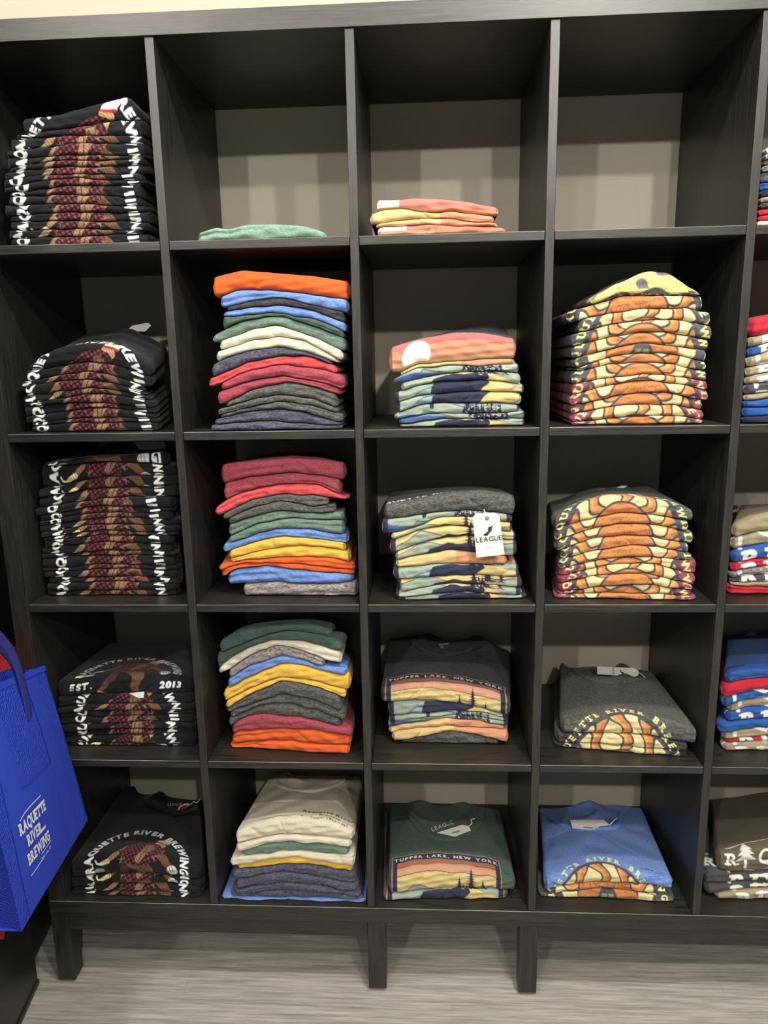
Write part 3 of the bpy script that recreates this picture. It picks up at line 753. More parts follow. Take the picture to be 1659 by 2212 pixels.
stack(0, 4, L_, rows, yf=(.055, .055), back=[(590, 200), (800, 192), (1100, 205), (1430, 205)], seed=4)
L_ = (0, 1640, 3.318)
rows = [('black', F, .044, [(495, 735), (700, 690), (950, 690), (1200, 720), (1440, 770)], {'deep': 1, 'wr': .0008, 'du': .004, 'neck': (.17, .31, .07, .05, .006)}),
        ('black', F, .06, [(485, 850), (700, 832), (950, 828), (1200, 840), (1455, 860)]),
        ('black', F, .075, [(500, 915), (800, 890), (1100, 892), (1455, 910)]),
        ('black', F, .085, [(515, 955), (800, 946), (1100, 950), (1450, 960)])]
stack(0, 5, L_, rows, yf=(.02, .02), back=[(860, 180), (940, 180), (1000, 215), (1100, 270), (1250, 275), (1440, 300)], seed=5)

# ---- second column (plain colours)
L_ = (360, 440, 3.770)
stack(1, 1, L_, [('sage', None, 0, [(245, 245), (400, 185), (480, 205), (650, 165), (950, 165), (1150, 185), (1300, 235)], {'wr': .002})], yf=(.02, .02), seed=6)
def pl(c, *pts, **k): return (c, None, 0, list(pts), k)
stack(1, 2, L_, [
    pl('orange', (362, 605), (600, 537), (900, 560), (1200, 590), (1495, 632)), pl('blue', (430, 760), (600, 705), (850, 698), (1200, 745), (1485, 790)),
    pl('charcoal', (497, 845), (700, 795), (950, 765), (1200, 825), (1445, 890)), pl('blue', (462, 880), (700, 845), (900, 832), (1200, 870), (1460, 975)),
    pl('dkgreen', (460, 930), (750, 903), (950, 902), (1200, 935), (1440, 1035)), pl('green', (368, 1080), (480, 1020), (600, 960), (850, 925), (1000, 930), (1180, 985), (1455, 1100)),
    pl('cream', (435, 1125), (700, 1030), (920, 992), (1200, 1080), (1435, 1205)), pl('cream', (405, 1215), (700, 1110), (920, 1078), (1150, 1130), (1405, 1275)),
    pl('slate', (370, 1320), (480, 1265), (650, 1205), (930, 1165), (1150, 1200), (1350, 1300)), pl('coral', (340, 1440), (450, 1375), (650, 1290), (950, 1240), (1150, 1245), (1385, 1325)),
    pl('rose', (445, 1465), (650, 1360), (950, 1315), (1250, 1350), (1450, 1400)), pl('rose', (412, 1540), (700, 1440), (950, 1402), (1200, 1440), (1425, 1515)),
    pl('grey', (475, 1630), (700, 1510), (1000, 1450), (1200, 1485), (1388, 1560)), pl('grey', (420, 1680), (700, 1600), (950, 1550), (1200, 1590), (1392, 1670)),
    pl('grey', (438, 1720), (700, 1645), (950, 1605), (1200, 1650), (1432, 1728)), pl('slate', (385, 1755), (600, 1710), (900, 1672), (1150, 1700), (1425, 1785)),
    pl('slate', (360, 1805), (600, 1780), (900, 1782), (1150, 1795), (1425, 1815))], yf=(.015, .015), seed=7)
L_ = (400, 940, 3.95)
stack(1, 3, L_, [
    pl('rose', (298, 262), (600, 215), (900, 183), (1200, 215), (1368, 248), wr=.001), pl('rose', (322, 420), (600, 355), (900, 322), (1150, 345), (1330, 390)),
    pl('coral', (252, 625), (400, 530), (600, 450), (850, 418), (1150, 430), (1400, 540)), pl('grey', (320, 670), (600, 550), (850, 505), (1100, 510), (1225, 535)),
    pl('grey', (365, 705), (600, 610), (800, 568), (1100, 605), (1280, 590)), pl('green', (368, 765), (600, 690), (800, 643), (1100, 660), (1355, 660)),
    pl('green', (370, 860), (600, 770), (850, 715), (1100, 715), (1360, 735)), pl('blue', (320, 940), (600, 840), (800, 798), (1100, 803), (1395, 850)),
    pl('yellow', (372, 985), (650, 895), (850, 866), (1100, 880), (1370, 915)), pl('yellow', (380, 1055), (650, 980), (850, 945), (1150, 945), (1415, 1000)),
    pl('orange', (290, 1105), (450, 1075), (700, 1055), (1000, 1035), (1250, 1045), (1450, 1080)), pl('orange', (315, 1150), (500, 1085), (800, 1083), (1100, 1110), (1445, 1155)),
    pl('blue', (358, 1190), (450, 1130), (700, 1118), (1000, 1145), (1440, 1190)), pl('ltgrey', (490, 1270), (750, 1250), (1000, 1270), (1250, 1275), (1475, 1240))],
    yf=(.05, .05), back=[(460, 235), (850, 155), (1000, 145), (1250, 152), (1400, 210)], seed=8)
L_ = (420, 1310, 4.1475)
stack(1, 4, L_, [
    pl('dkgreen', (222, 320), (400, 215), (700, 168), (1000, 155), (1225, 200), wr=.001), pl('dkgreen', (190, 430), (500, 310), (700, 240), (850, 212), (1100, 245), (1335, 300)),
    pl('cream', (210, 560), (330, 470), (500, 370), (700, 300), (1000, 320), (1320, 415)), pl('ltgrey', (300, 580), (500, 440), (750, 346), (900, 368), (1165, 480)),
    pl('blue', (292, 660), (450, 560), (750, 450), (900, 462), (1150, 540), (1370, 560)), pl('yellow', (250, 765), (450, 650), (780, 515), (1000, 540), (1300, 615), (1400, 600)),
    pl('yellow', (285, 850), (500, 735), (780, 638), (1050, 672), (1358, 745)), pl('grey', (288, 905), (500, 780), (780, 655), (1050, 698), (1325, 800)),
    pl('grey', (315, 945), (550, 850), (800, 782), (1100, 840), (1350, 950)), pl('grey', (300, 1015), (600, 870), (800, 865), (1100, 930), (1308, 1015)),
    pl('rose', (330, 1080), (450, 990), (600, 962), (900, 988), (1150, 1050), (1420, 1105)), pl('orange', (330, 1165), (390, 1112), (800, 1095), (1100, 1110), (1405, 1165)),
    pl('orange', (315, 1235), (600, 1213), (900, 1213), (1150, 1235), (1390, 1262))],
    yf=(.055, .025), back=[(300, 260), (480, 190), (800, 100), (1100, 105), (1300, 170)], seed=9)
L_ = (420, 1630, 3.95)
stack(1, 5, L_, [
    ('cream', 'chest', .0, [(345, 665), (480, 610), (650, 565), (850, 545), (1150, 570), (1365, 655)], {'deep': 1, 'wr': .0022, 'neck': (.545, .325, .085, .055, .004)}),
    pl('cream', (355, 762), (600, 712), (850, 683), (1100, 695), (1340, 728)), pl('green', (400, 825), (600, 760), (850, 733), (1100, 750), (1325, 790)),
    pl('cream', (305, 880), (400, 862), (600, 848), (850, 813), (1100, 840), (1370, 850)), pl('yellow', (360, 935), (600, 890), (850, 868), (1100, 895), (1350, 942)),
    pl('slate', (320, 990), (600, 950), (800, 923), (1100, 960), (1380, 1010)), pl('slate', (350, 1065), (600, 1008), (800, 998), (1050, 1025), (1400, 1100)),
    pl('slate', (345, 1150), (600, 1095), (800, 1083), (1100, 1120), (1420, 1160)), pl('slate', (305, 1180), (500, 1165), (850, 1135), (1150, 1170), (1440, 1212)),
    pl('blue', (235, 1228), (600, 1212), (1000, 1222), (1465, 1245))], yf=(.012, .012), back=[(540, 225), (620, 200), (760, 170), (900, 152), (1150, 150), (1300, 148), (1440, 215)], seed=10)

# ---- third column (lake and sunset prints)
L_ = (760, 400, 3.95)
stack(2, 1, L_, [('black', 'peach', .004, [(212, 118), (330, 125), (500, 118), (700, 115), (1000, 140), (1255, 190)], {'wr': .0008, 'look': 'peach and pink sunset print T-shirt with white patch'}),
    ('black', 'tan', .004, [(155, 255), (300, 213), (480, 210), (680, 238), (850, 222), (1215, 256)]), ('black', 'tan', .012, [(205, 335), (500, 292), (750, 288), (1000, 310), (1245, 335)]),
    ('black', 'peach', .0, [(218, 372), (600, 332), (900, 345), (1312, 370)])], yf=(.015, .015), seed=11)
L_ = (780, 680, 4.1475)
def pr(c, a, v, *pts, **k): return (c, a, v, list(pts), k)
stack(2, 2, L_, [
    pr('dkgrey', 'moon', .0, (250, 300), (500, 215), (700, 185), (850, 165), (1100, 165), (1390, 215), deep=1, wr=.001, du=0),
    pr('black', 'tan', .01, (355, 510), (600, 440), (850, 412), (1100, 402), (1370, 395)), pr('grey', 'lake', .046, (285, 590), (500, 480), (800, 448), (1100, 455), (1415, 440)),
    pr('grey', 'lake', .118, (360, 615), (600, 550), (900, 510), (1200, 510), (1430, 535)), pr('navy', 'lake', .104, (290, 705), (500, 628), (700, 600), (1000, 590), (1300, 600), (1465, 630)),
    pr('navy', 'lake', .1, (325, 790), (500, 728), (800, 693), (1100, 688), (1440, 708)), pr('grey', 'lake', .05, (295, 890), (430, 845), (600, 800), (850, 783), (1150, 788), (1425, 810)),
    pr('grey', 'lake', .045, (340, 945), (600, 888), (900, 880), (1200, 885), (1465, 868)), pr('grey', 'lake', .118, (350, 980), (700, 938), (1000, 932), (1250, 932), (1470, 918))],
    yf=(.03, .03), back=[(400, 235), (560, 195), (700, 150), (900, 118), (1040, 100), (1200, 125), (1390, 200)], seed=12)
L_ = (780, 1020, 4.1475)
stack(2, 3, L_, [
    ('grey', 'turned', 0, [(205, 305), (450, 255), (800, 190), (1100, 175), (1385, 220)], {'wr': .0012, 'deep': 1, 'du': 0}),
    pr('navy', 'lake', .05, (185, 440), (450, 400), (700, 362), (950, 340), (1355, 380)), pr('blue', 'lake', .128, (270, 545), (420, 512), (700, 408), (900, 398), (1100, 425), (1355, 450)),
    pr('blue', 'lake', .125, (255, 610), (500, 530), (750, 483), (900, 480), (1390, 535)), pr('blue', 'lake', .112, (305, 720), (450, 658), (700, 600), (900, 568), (1150, 580), (1400, 612)),
    pr('black', 'tan', .005, (310, 790), (500, 748), (750, 708), (1000, 718), (1310, 745)), pr('grey', 'lake', .102, (285, 850), (600, 838), (800, 822), (1000, 825), (1415, 820)),
    pr('grey', 'lake', .12, (340, 960), (600, 935), (850, 922), (1150, 932), (1445, 935)), pr('grey', 'lake', .118, (310, 1080), (600, 1030), (800, 998), (1100, 1008), (1440, 1040)),
    pr('grey', 'lake', .12, (340, 1118), (600, 1088), (850, 1073), (1150, 1083), (1485, 1095))],
    yf=(.021, .038), back=[(250, 180), (500, 150), (900, 122), (1150, 138), (1330, 165)], seed=13)
L_ = (780, 1330, 4.1475)
stack(2, 4, L_, [
    pr('charcoal', 'lake', .138, (172, 640), (400, 600), (650, 590), (900, 610), (1150, 665), (1345, 735), deep=1, wr=.0012, du=0, neck=(.89, .3, .07, .05, .006), dy=-.006),
    pr('grey', 'lake', .104, (240, 770), (500, 757), (850, 770), (1100, 825), (1320, 890)), pr('blue', 'lake', .06, (250, 905), (600, 868), (850, 845), (1100, 872), (1320, 922)),
    pr('blue', 'lake', .05, (242, 955), (600, 905), (850, 885), (1100, 915), (1320, 955)), pr('black', 'tan', .012, (248, 1000), (500, 950), (750, 918), (1000, 933), (1295, 980)),
    pr('black', 'tan', .0, (275, 1050), (500, 1008), (780, 983), (1000, 1003), (1320, 1025)), pr('grey', None, .0, (350, 1108), (600, 1062), (800, 1027), (1000, 1050), (1245, 1110))],
    yf=(.08, .075), back=[(245, 205), (400, 180), (480, 165), (600, 195), (700, 200), (930, 190), (1050, 230), (1150, 275), (1370, 400)], seed=14)
L_ = (780, 1670, 4.1475)
stack(2, 5, L_, [
    pr('dkgreen', 'lake', .128, (240, 905), (450, 850), (650, 835), (900, 845), (1150, 880), (1390, 960), deep=1, wr=.002, du=-.012, us=.93, neck=(.858, .285, .07, .052, .007)),
    pr('grey', 'lake', .106, (195, 1078), (400, 1062), (650, 1052), (900, 1025), (1100, 1020), (1320, 1050))],
    yf=(.021, .034), back=[(250, 330), (310, 290), (380, 290), (450, 370), (600, 375), (850, 368), (960, 375), (1040, 345), (1150, 370), (1240, 400)], seed=15)

# ---- fourth column (half sun print)
S = 'sun'
L_ = (1160, 560, 3.77)
stack(3, 2, L_, [
    pr('grey', 'crumple', .0, (440, 320), (560, 255), (640, 200), (700, 185), (800, 128), (850, 108), (930, 95), (1010, 108), (1060, 100), (1130, 150), (1200, 200), (1330, 285), wr=.005, look='crumpled yellow-green and grey print T-shirt', dy=-.004),
    pr('charcoal', S, .0, (245, 432), (380, 400), (520, 350), (700, 300), (900, 285), (1060, 295), (1360, 300)), pr('grey', S, .042, (340, 500), (600, 435), (900, 398), (1200, 405), (1418, 440)),
    pr('grey', S, .03, (285, 620), (600, 530), (850, 493), (1100, 498), (1435, 545)), pr('grey', S, .025, (285, 712), (600, 625), (850, 596), (1100, 603), (1410, 660)),
    pr('grey', S, -.027, (315, 800), (600, 730), (850, 688), (1100, 698), (1385, 745)), pr('grey', S, .03, (330, 878), (600, 800), (850, 763), (1100, 768), (1385, 835)),
    pr('grey', S, .024, (290, 920), (600, 860), (850, 836), (1100, 848), (1395, 918)), pr('maroon', S, .042, (290, 1025), (600, 960), (850, 938), (1100, 953), (1390, 1000)),
    pr('maroon', S, .006, (270, 1108), (600, 1020), (850, 993), (1100, 1008), (1395, 1070)), pr('maroon', S, .022, (280, 1190), (600, 1120), (850, 1088), (1100, 1093), (1360, 1150)),
    pr('maroon', S, .045, (275, 1275), (600, 1200), (850, 1176), (1100, 1183), (1365, 1235)), pr('maroon', S, .034, (285, 1325), (600, 1298), (850, 1278), (1100, 1280), (1355, 1305))],
    yf=(.03, .02), seed=16)
L_ = (1160, 1020, 4.1475)
stack(3, 3, L_, [
    pr('grey', S, .022, (138, 400), (280, 330), (450, 262), (620, 222), (900, 222), (1200, 265), (1415, 345), deep=1, wr=.0008, du=-.004),
    pr('grey', S, .002, (160, 510), (500, 415), (780, 358), (1000, 378), (1365, 445)), pr('grey', S, .002, (160, 622), (500, 500), (750, 466), (1000, 466), (1415, 535)),
    pr('grey', S, .003, (215, 700), (500, 605), (750, 568), (1000, 573), (1370, 640)), pr('grey', S, .005, (195, 790), (550, 690), (800, 663), (1050, 668), (1395, 732)),
    pr('maroon', S, .034, (200, 870), (550, 790), (800, 763), (1050, 758), (1440, 795)), pr('maroon', S, .036, (190, 930), (550, 850), (800, 822), (1050, 823), (1430, 915)),
    pr('maroon', S, .012, (195, 990), (550, 930), (800, 910), (1050, 923), (1400, 1010)), pr('maroon', S, .035, (185, 1065), (550, 1020), (800, 1003), (1050, 1013), (1390, 1065)),
    pr('maroon', S, .012, (155, 1108), (550, 1085), (800, 1080), (1050, 1092), (1430, 1115))],
    yf=(.04, .02), back=[(90, 240), (250, 180), (400, 135), (600, 130), (750, 135), (900, 120), (1060, 205)], seed=17)
L_ = (1140, 1380, 3.95)
stack(3, 4, L_, [
    pr('grey', S, .05, (288, 705), (500, 665), (800, 650), (1100, 670), (1300, 715), (1468, 770), deep=1, wr=.0016, du=-.015, us=.9, neck=(1.23, .31, .07, .05, .006)),
    pr('charcoal', S, .048, (240, 800), (600, 802), (900, 815), (1200, 850), (1370, 885)), pr('charcoal', S, .042, (228, 882), (600, 892), (900, 922), (1200, 940), (1370, 962))],
    yf=(.075, .03), back=[(270, 210), (360, 195), (430, 190), (620, 218), (780, 225), (900, 250), (1080, 270), (1250, 300), (1330, 350)], seed=18)
L_ = (1140, 1680, 4.608)
stack(3, 5, L_, [
    pr('blue', S, .046, (165, 985), (350, 940), (600, 905), (850, 900), (1100, 925), (1455, 1005), deep=1, wr=.0026, du=-.018, us=.88, neck=(1.17, .31, .075, .05, .005)),
    pr('grey', S, -.014, (170, 1102), (450, 1062), (700, 1035), (1000, 1040), (1390, 1085)), pr('grey', S, -.03, (110, 1160), (500, 1122), (850, 1102), (1150, 1135), (1465, 1190))],
    yf=(.043, .033), back=[(120, 300), (250, 300), (400, 275), (650, 290), (800, 320), (900, 345), (1000, 345), (1150, 400)], seed=19)

# ---- fifth column (mostly outside the frame to the right)
RV = 'river'
def rcol(r, crop, lst, **k):
    rows = []
    for (c, a, v, yL, rise, x0_) in lst:
        o_ = {'du': .0, 'wr': .001}
        rows.append((c, a, v, [(x0_, yL), (x0_ + 160, yL - rise), (x0_ + 420, yL - rise * 1.6), (x0_ + 700, yL - rise * 1.3), (x0_ + 860, yL - rise * .3)], o_))
    stack(4, r, crop, rows, **k)
rcol(1, (1500, 200, 3.073), [('cream', None, 0, 365, 25, 478), ('ltgrey', None, 0, 410, 20, 470), ('olive', None, 0, 452, 20, 465), ('green', None, 0, 480, 15, 460), ('slate', None, 0, 535, 10, 450),
    ('royal', None, 0, 600, 5, 445), ('navy', None, 0, 645, 5, 445), ('tan', RV, .0, 700, 5, 440), ('charcoal', None, 0, 735, 5, 440), ('red', None, 0, 770, 5, 432), ('red', None, 0, 815, 5, 430), ('cream', None, 0, 850, 2, 425)], yf=(.02, .02), seed=20)
rcol(2, (1500, 200, 3.073), [('red', None, 0, 1510, 45, 370), ('tan', RV, .01, 1630, 45, 362), ('royal', RV, .015, 1695, 45, 360), ('tan', RV, .03, 1755, 45, 352), ('tan', RV, .012, 1825, 35, 345),
    ('tan', RV, .02, 1890, 32, 340), ('dkgrey', RV, .03, 1945, 20, 335), ('tan', None, 0, 2005, 20, 332), ('royal', None, 0, 2045, 10, 325), ('royal', None, 0, 2095, 5, 322), ('navy', None, 0, 2150, 5, 322)], yf=(.02, .02), seed=21)
rcol(3, (1500, 1000, 3.352), [('tan', None, 0, 455, 70, 285), ('tan', RV, .03, 545, 45, 275), ('royal', RV, .01, 640, 45, 272), ('red', RV, .02, 725, 35, 268), ('ltgrey', RV, .03, 785, 35, 262),
    ('dkgrey', RV, .0, 835, 20, 262), ('tan', None, 0, 880, 18, 262), ('red', None, 0, 885, -5, 245)], yf=(.06, .05), back=[(330, 290), (600, 270), (800, 265), (1000, 280)], seed=22)
rcol(4, (1500, 1000, 3.352), [('royal', None, 0, 1500, 25, 235), ('red', None, 0, 1610, 45, 200), ('royal', RV, .03, 1690, 40, 205), ('tan', RV, .03, 1755, 45, 250), ('royal', RV, .012, 1810, 40, 235),
    ('royal', None, 0, 1880, 25, 175), ('tan', RV, .03, 1950, 30, 210), ('red', RV, .0, 2005, 20, 225), ('tan', RV, .02, 2035, 18, 205)], yf=(.065, .06), back=[(230, 1230), (500, 1200), (800, 1200), (950, 1210)], seed=23)
L_ = (1460, 1600, 3.613)
stack(4, 5, L_, [('olive', RV, .02, [(330, 880), (420, 865), (600, 830), (850, 800), (1100, 815), (1330, 880)], {'deep': 1, 'wr': .0015, 'du': .0, 'us': .8, 'vs': .85}),
    ('dkgrey', RV, .01, [(225, 990), (420, 1030), (600, 1015), (900, 985), (1330, 1010)], {'du': .0}), ('dkgrey', RV, .02, [(235, 1110), (450, 1108), (700, 1085), (1330, 1090)], {'du': .0}),
    ('tan', RV, .006, [(310, 1185), (450, 1165), (700, 1150), (1330, 1150)], {'du': .0})], yf=(.045, .045), back=[(270, 440), (500, 415), (720, 395), (1000, 390), (1180, 400)], seed=24)

# ------------------------------------------------------------------ collars, labels and tags on the top shirts
def surf_hit(o, px, py):
    """first point of mesh o under the given line of sight"""
    dg = None
    mw = o.matrix_basis.inverted(); org = mw @ Vector(CAM); d = (mw.to_3x3() @ Vector(ray(px, py))).normalized()
    ok, loc, nor, _ = o.ray_cast(org, d)
    if not ok: return None
    return np.array(o.matrix_basis @ loc), np.array(nor)
bpy.context.view_layer.update()
def collar(key, crop, pts, w=.0075, colr=None):
    o, org = STACKS[key]; cx, cy, cs = crop; P = []
    for (a, b) in smoothpath(pts, 40):
        h = surf_hit(o, cx + a / cs, cy + b / cs)
        if h is not None: P.append(h[0] - org + np.array([0, 0, .001]))
    if len(P) < 4: return
    P = np.array(P)
    for ax in range(3):
        k = np.array([1, 2, 3, 2, 1.]) / 9; P[:, ax] = np.convolve(np.pad(P[:, ax], 2, mode='edge'), k, 'valid')
    n = 8; V = np.zeros((len(P), n, 3))
    for i in range(len(P)):
        t = P[min(i + 1, len(P) - 1)] - P[max(i - 1, 0)]; t /= np.linalg.norm(t) + 1e-9
        s = np.cross(t, [0, 0, 1.0]); s /= np.linalg.norm(s) + 1e-9
        for j in range(n):
            a = 2 * math.pi * j / n; V[i, j] = P[i] + w * math.cos(a) * s + np.array([0, 0, .0034 * math.sin(a)])
    bc = np.array(o.data.color_attributes['dye'].data[0].color[:3])
    me = grid_mesh('collar', V, True, np.ones((len(P), n, 3)) * bc)
    c = link('collar', me, o.data.materials[0], o)
    return c
def neck_label(key, crop, lines, mat=None):
    """small printed label inside the neck: [(text, x, y, size_px, ang)] in crop pixels"""
    o, org = STACKS[key]; cx, cy, cs = crop; allT = []; vs = []; fs = []
    for (txt, x, y, sz, ang) in lines:
        for t in text_line(txt, sz, (0, 0), ang=ang, bold=.02):
            q = []
            for p in t:
                h = surf_hit(o, cx + (x + p[0]) / cs, cy + (y - p[1]) / cs)
                if h is None: break
                q.append(h[0] - org + np.array([0, -.0002, .0009]))
            if len(q) == 3: fs.append((len(vs), len(vs) + 1, len(vs) + 2)); vs.extend(q)
    if not vs: return
    me = bpy.data.meshes.new('neck_label'); me.from_pydata([tuple(v) for v in vs], [], fs)
    c = link('neck_label', me, mat or LABW, o, smooth=False); c['label'] = 'small white printed neck label'
LABW = plain('white_label_ink', (215, 215, 210), .8)
def card(name, parent_key, crop, pts, off=.0, Y=None, Z=None, mat=CARD, label='white card hang tag', thick=.0006):
    """flat card whose corners lie on a plane (Y=..) or on the shirt under it"""
    o, org = STACKS[parent_key]; cx, cy, cs = crop; P = []
    for (a, b) in pts:
        if Y is not None:
            P.append(atY(cx + a / cs, cy + b / cs, Y))
        elif Z != 'hit': P.append(atZ(cx + a / cs, cy + b / cs, Z))
    if Z == 'hit':
        cxy = np.mean(np.array(pts, float), 0); hz = surf_hit(o, cx + cxy[0] / cs, cy + cxy[1] / cs)[0][2] + .006
        P = [atZ(cx + a / cs, cy + b / cs, hz) for a, b in pts]
    P = np.array(P) - org
    n = np.cross(P[1] - P[0], P[2] - P[0]); n /= np.linalg.norm(n)
    k = len(P); V = [tuple(p) for p in P] + [tuple(p + n * thick) for p in P]
    F_ = [tuple(range(k - 1, -1, -1)), tuple(range(k, 2 * k))] + [(i, (i + 1) % k, k + (i + 1) % k, k + i) for i in range(k)]
    me = bpy.data.meshes.new(name); me.from_pydata(V, [], F_)
    c = link(name, me, mat, o, smooth=False); c['label'] = label
    return c, P, n
def flat_text(parent, T, frame, mat, name='lettering'):
    """T: 2D triangles; frame: function (u,v)->point"""
    vs, fs = [], []
    for t in T:
        fs.append((len(vs), len(vs) + 1, len(vs) + 2)); vs.extend([tuple(frame(p[0], p[1])) for p in t])
    me = bpy.data.meshes.new(name); me.from_pydata(vs, [], fs)
    return link(name, me, mat, parent, smooth=False)

# collars
collar((2, 5, 0), (780, 1670, 4.1475), [(440, 380), (500, 470), (600, 550), (720, 590), (860, 590), (980, 545), (1060, 450), (1085, 370)])
collar((3, 5, 0), (1140, 1680, 4.608), [(130, 330), (250, 420), (400, 490), (560, 520), (700, 505), (830, 500), (900, 470), (930, 350)])
collar((3, 4, 0), (1140, 1380, 3.95), [(370, 220), (430, 300), (560, 355), (760, 375), (950, 350), (1060, 310), (1110, 275)])
collar((2, 4, 0), (780, 1330, 4.1475), [(455, 190), (480, 270), (600, 340), (750, 370), (930, 340), (1050, 270)])
collar((1, 5, 0), (420, 1630, 3.95), [(690, 215), (730, 270), (850, 305), (980, 312), (1120, 290), (1250, 240), (1310, 180)])
collar((0, 5, 0), (160, 1660, 4.88), [(600, 190), (680, 300), (850, 420), (1050, 500), (1200, 480), (1300, 400)])
neck_label((2, 5, 0), (780, 1670, 4.1475), [('LEAGUE', 735, 490, 52, .35)])
neck_label((2, 4, 0), (780, 1330, 4.1475), [('XL', 728, 290, 26, 0), ('LEAGUE', 740, 265, 22, .1)])
neck_label((0, 5, 0), (160, 1660, 4.88), [('LEAGUE', 1063, 395, 38, .03)])

neck_label((3, 3, 0), (1160, 1020, 4.1475), [('LEAGUE', 545, 165, 30, 0)])
card('hang_tag', (3, 3, 0), (1160, 1020, 4.1475), [(672, 167), (760, 152), (812, 122), (758, 119), (700, 142)], Y=.3, label='white card hang tag at the neck')
# hang tags
def brand_mark(parent, O, ex, ey, s, n):
    """winged-foot mark as a small dark shape"""
    pts = [(-.9, -.75), (-.3, -.8), (.05, -.35), (.5, .0), (.55, .45), (.95, 1.0), (.45, .7), (.1, .75), (-.15, .4), (-.1, .05), (-.45, -.3), (-1.0, -.55)]
    V = [tuple(O + ex * a * s + ey * b * s + n) for a, b in pts]; c = tuple(O + n)
    me = bpy.data.meshes.new('brand_mark'); me.from_pydata(V + [c], [], [(i, (i + 1) % len(pts), len(pts)) for i in range(len(pts))])
    return link('brand_mark', me, INK, parent, smooth=False)
L_ = (780, 1020, 4.1475)
c_, P, n = card('hang_tag', (2, 3, 1), L_, [(1000, 400), (1035, 372), (1195, 362), (1238, 390), (1285, 738), (1035, 765)], Y=.009, label='white card hang tag with dark lettering')
bl, br_, tl_, tr_ = P[5], P[4], P[0], P[3]
ex = (br_ - bl); wd_ = np.linalg.norm(ex); ex /= wd_; ey = (tl_ - bl); ht_ = np.linalg.norm(ey); ey /= ht_
nn = np.cross(ex, ey); nn = nn * (-1 if nn[1] > 0 else 1) * .0009
fr_ = lambda u, v: bl + ex * u + ey * v + nn
flat_text(c_, text_line('LEAGUE', .0135, (wd_ * .5, ht_ * .37), bold=.012, gap=.1), fr_, INK)
flat_text(c_, text_line('LEAGUE91.COM', .0028, (wd_ * .5, ht_ * .2), bold=0, gap=.15), fr_, plain('grey_ink', (120, 120, 120)))
brand_mark(c_, fr_(wd_ * .52, ht_ * .62), ex, ey, .0115, nn * .1)
ec = fr_(wd_ * .5, ht_ * .93)
flat_text(c_, [np.array([[wd_ * .5 + .004 * math.cos(a), ht_ * .93 + .004 * math.sin(a)], [wd_ * .5 + .004 * math.cos(a + .5), ht_ * .93 + .004 * math.sin(a + .5)], [wd_ * .5, ht_ * .93]]) for a in np.arange(0, 6.3, .5)], fr_, plain('metal_eyelet', (120, 118, 112), .4), 'eyelet')
tube('string', smoothpath([ec + nn, ec + np.array([-.002, -.001, .008]), ec + np.array([-.006, .006, .016])], 10), .0009, STRING, c_, 6)
L_ = (1140, 1380, 3.95)
c_, P, n = card('hang_tag', (3, 4, 0), L_, [(592, 235), (592, 300), (900, 325), (943, 312), (943, 268), (905, 248)], Y=.27, label='white card hang tag lying in the neck opening')
bl = P[1]; ex = P[2] - P[1]; wd_ = np.linalg.norm(ex); ex /= wd_; ey = P[0] - P[1]; ht_ = np.linalg.norm(ey); ey /= ht_; nn = np.cross(ex, ey); nn = nn * (-1 if nn[1] > 0 else 1) * .0009
fr_ = lambda u, v: bl + ex * u + ey * v + nn
flat_text(c_, text_line('LEAGUE', .0062, (wd_ * .42, ht_ * .5), ang=-math.pi / 2, bold=.02), fr_, INK)
brand_mark(c_, fr_(wd_ * .68, ht_ * .52), ey * -1, ex, .006, nn * .1)
tube('string', smoothpath([fr_(wd_ * .97, ht_ * .6), fr_(wd_ * 1.05, ht_ * .7), fr_(wd_ * 1.2, ht_ * .55), fr_(wd_ * 1.36, ht_ * -.1)], 14), .0011, STRING, c_, 6)
L_ = (780, 1670, 4.1475)
c_, P, n = card('hang_tag', (2, 5, 0), L_, [(680, 535), (735, 578), (835, 573), (985, 515), (965, 478), (905, 465)], Z=.062, label='white card hang tag with barcode in the neck opening')
flat_text(c_, [np.array(t) for i in range(9) for t in ([[(i * .0022), 0], [i * .0022 + .0012, 0], [i * .0022 + .0012, .007]], [[(i * .0022), 0], [i * .0022 + .0012, .007], [i * .0022, .007]])],
          lambda u, v: P[1] + (P[3] - P[1]) * .35 + (P[3] - P[1]) / np.linalg.norm(P[3] - P[1]) * u + np.array([-.2, .9, 0]) * (v + .004) + np.array([0, 0, .0012]), INK, 'barcode')
tube('string', smoothpath([P[4] + [0, 0, .001], P[4] + [.008, .004, .006], P[4] + [.006, .014, .008], P[4] + [.016, .02, .008]], 14), .0011, STRING, c_, 6)
L_ = (1140, 1680, 4.608)
c_, P, n = card('hang_tag', (3, 5, 0), L_, [(422, 422), (445, 505), (630, 520), (760, 480), (810, 470), (760, 420)], Z='hit', label='white card hang tag with barcode in the neck opening')
bl = P[1]; ex = P[2] - P[1]; wd_ = np.linalg.norm(ex); ex /= wd_; ey = P[0] - P[1]; ey /= np.linalg.norm(ey); nn = np.array([0, -.0002, .0011])
flat_text(c_, [np.array(t) for i in range(10) for t in ([[.028 + i * .0022, .004], [.0292 + i * .0022, .004], [.0292 + i * .0022, .01]], [[.028 + i * .0022, .004], [.0292 + i * .0022, .01], [.028 + i * .0022, .01]])], lambda u, v: bl + ex * u + ey * v + nn, INK, 'barcode')
tube('string', smoothpath([P[4] + [0, -.001, 0], P[4] + [.006, -.002, .008], P[4] + [.012, .004, .01], P[4] + [.022, .012, .01]], 14), .0013, STRING, c_, 6)
card('hang_tag', (0, 2, 0), (0, 660, 3.456), [(945, 192), (985, 150), (1105, 128), (1128, 148), (1085, 194)], Y=.3, label='white card hang tag at the neck')
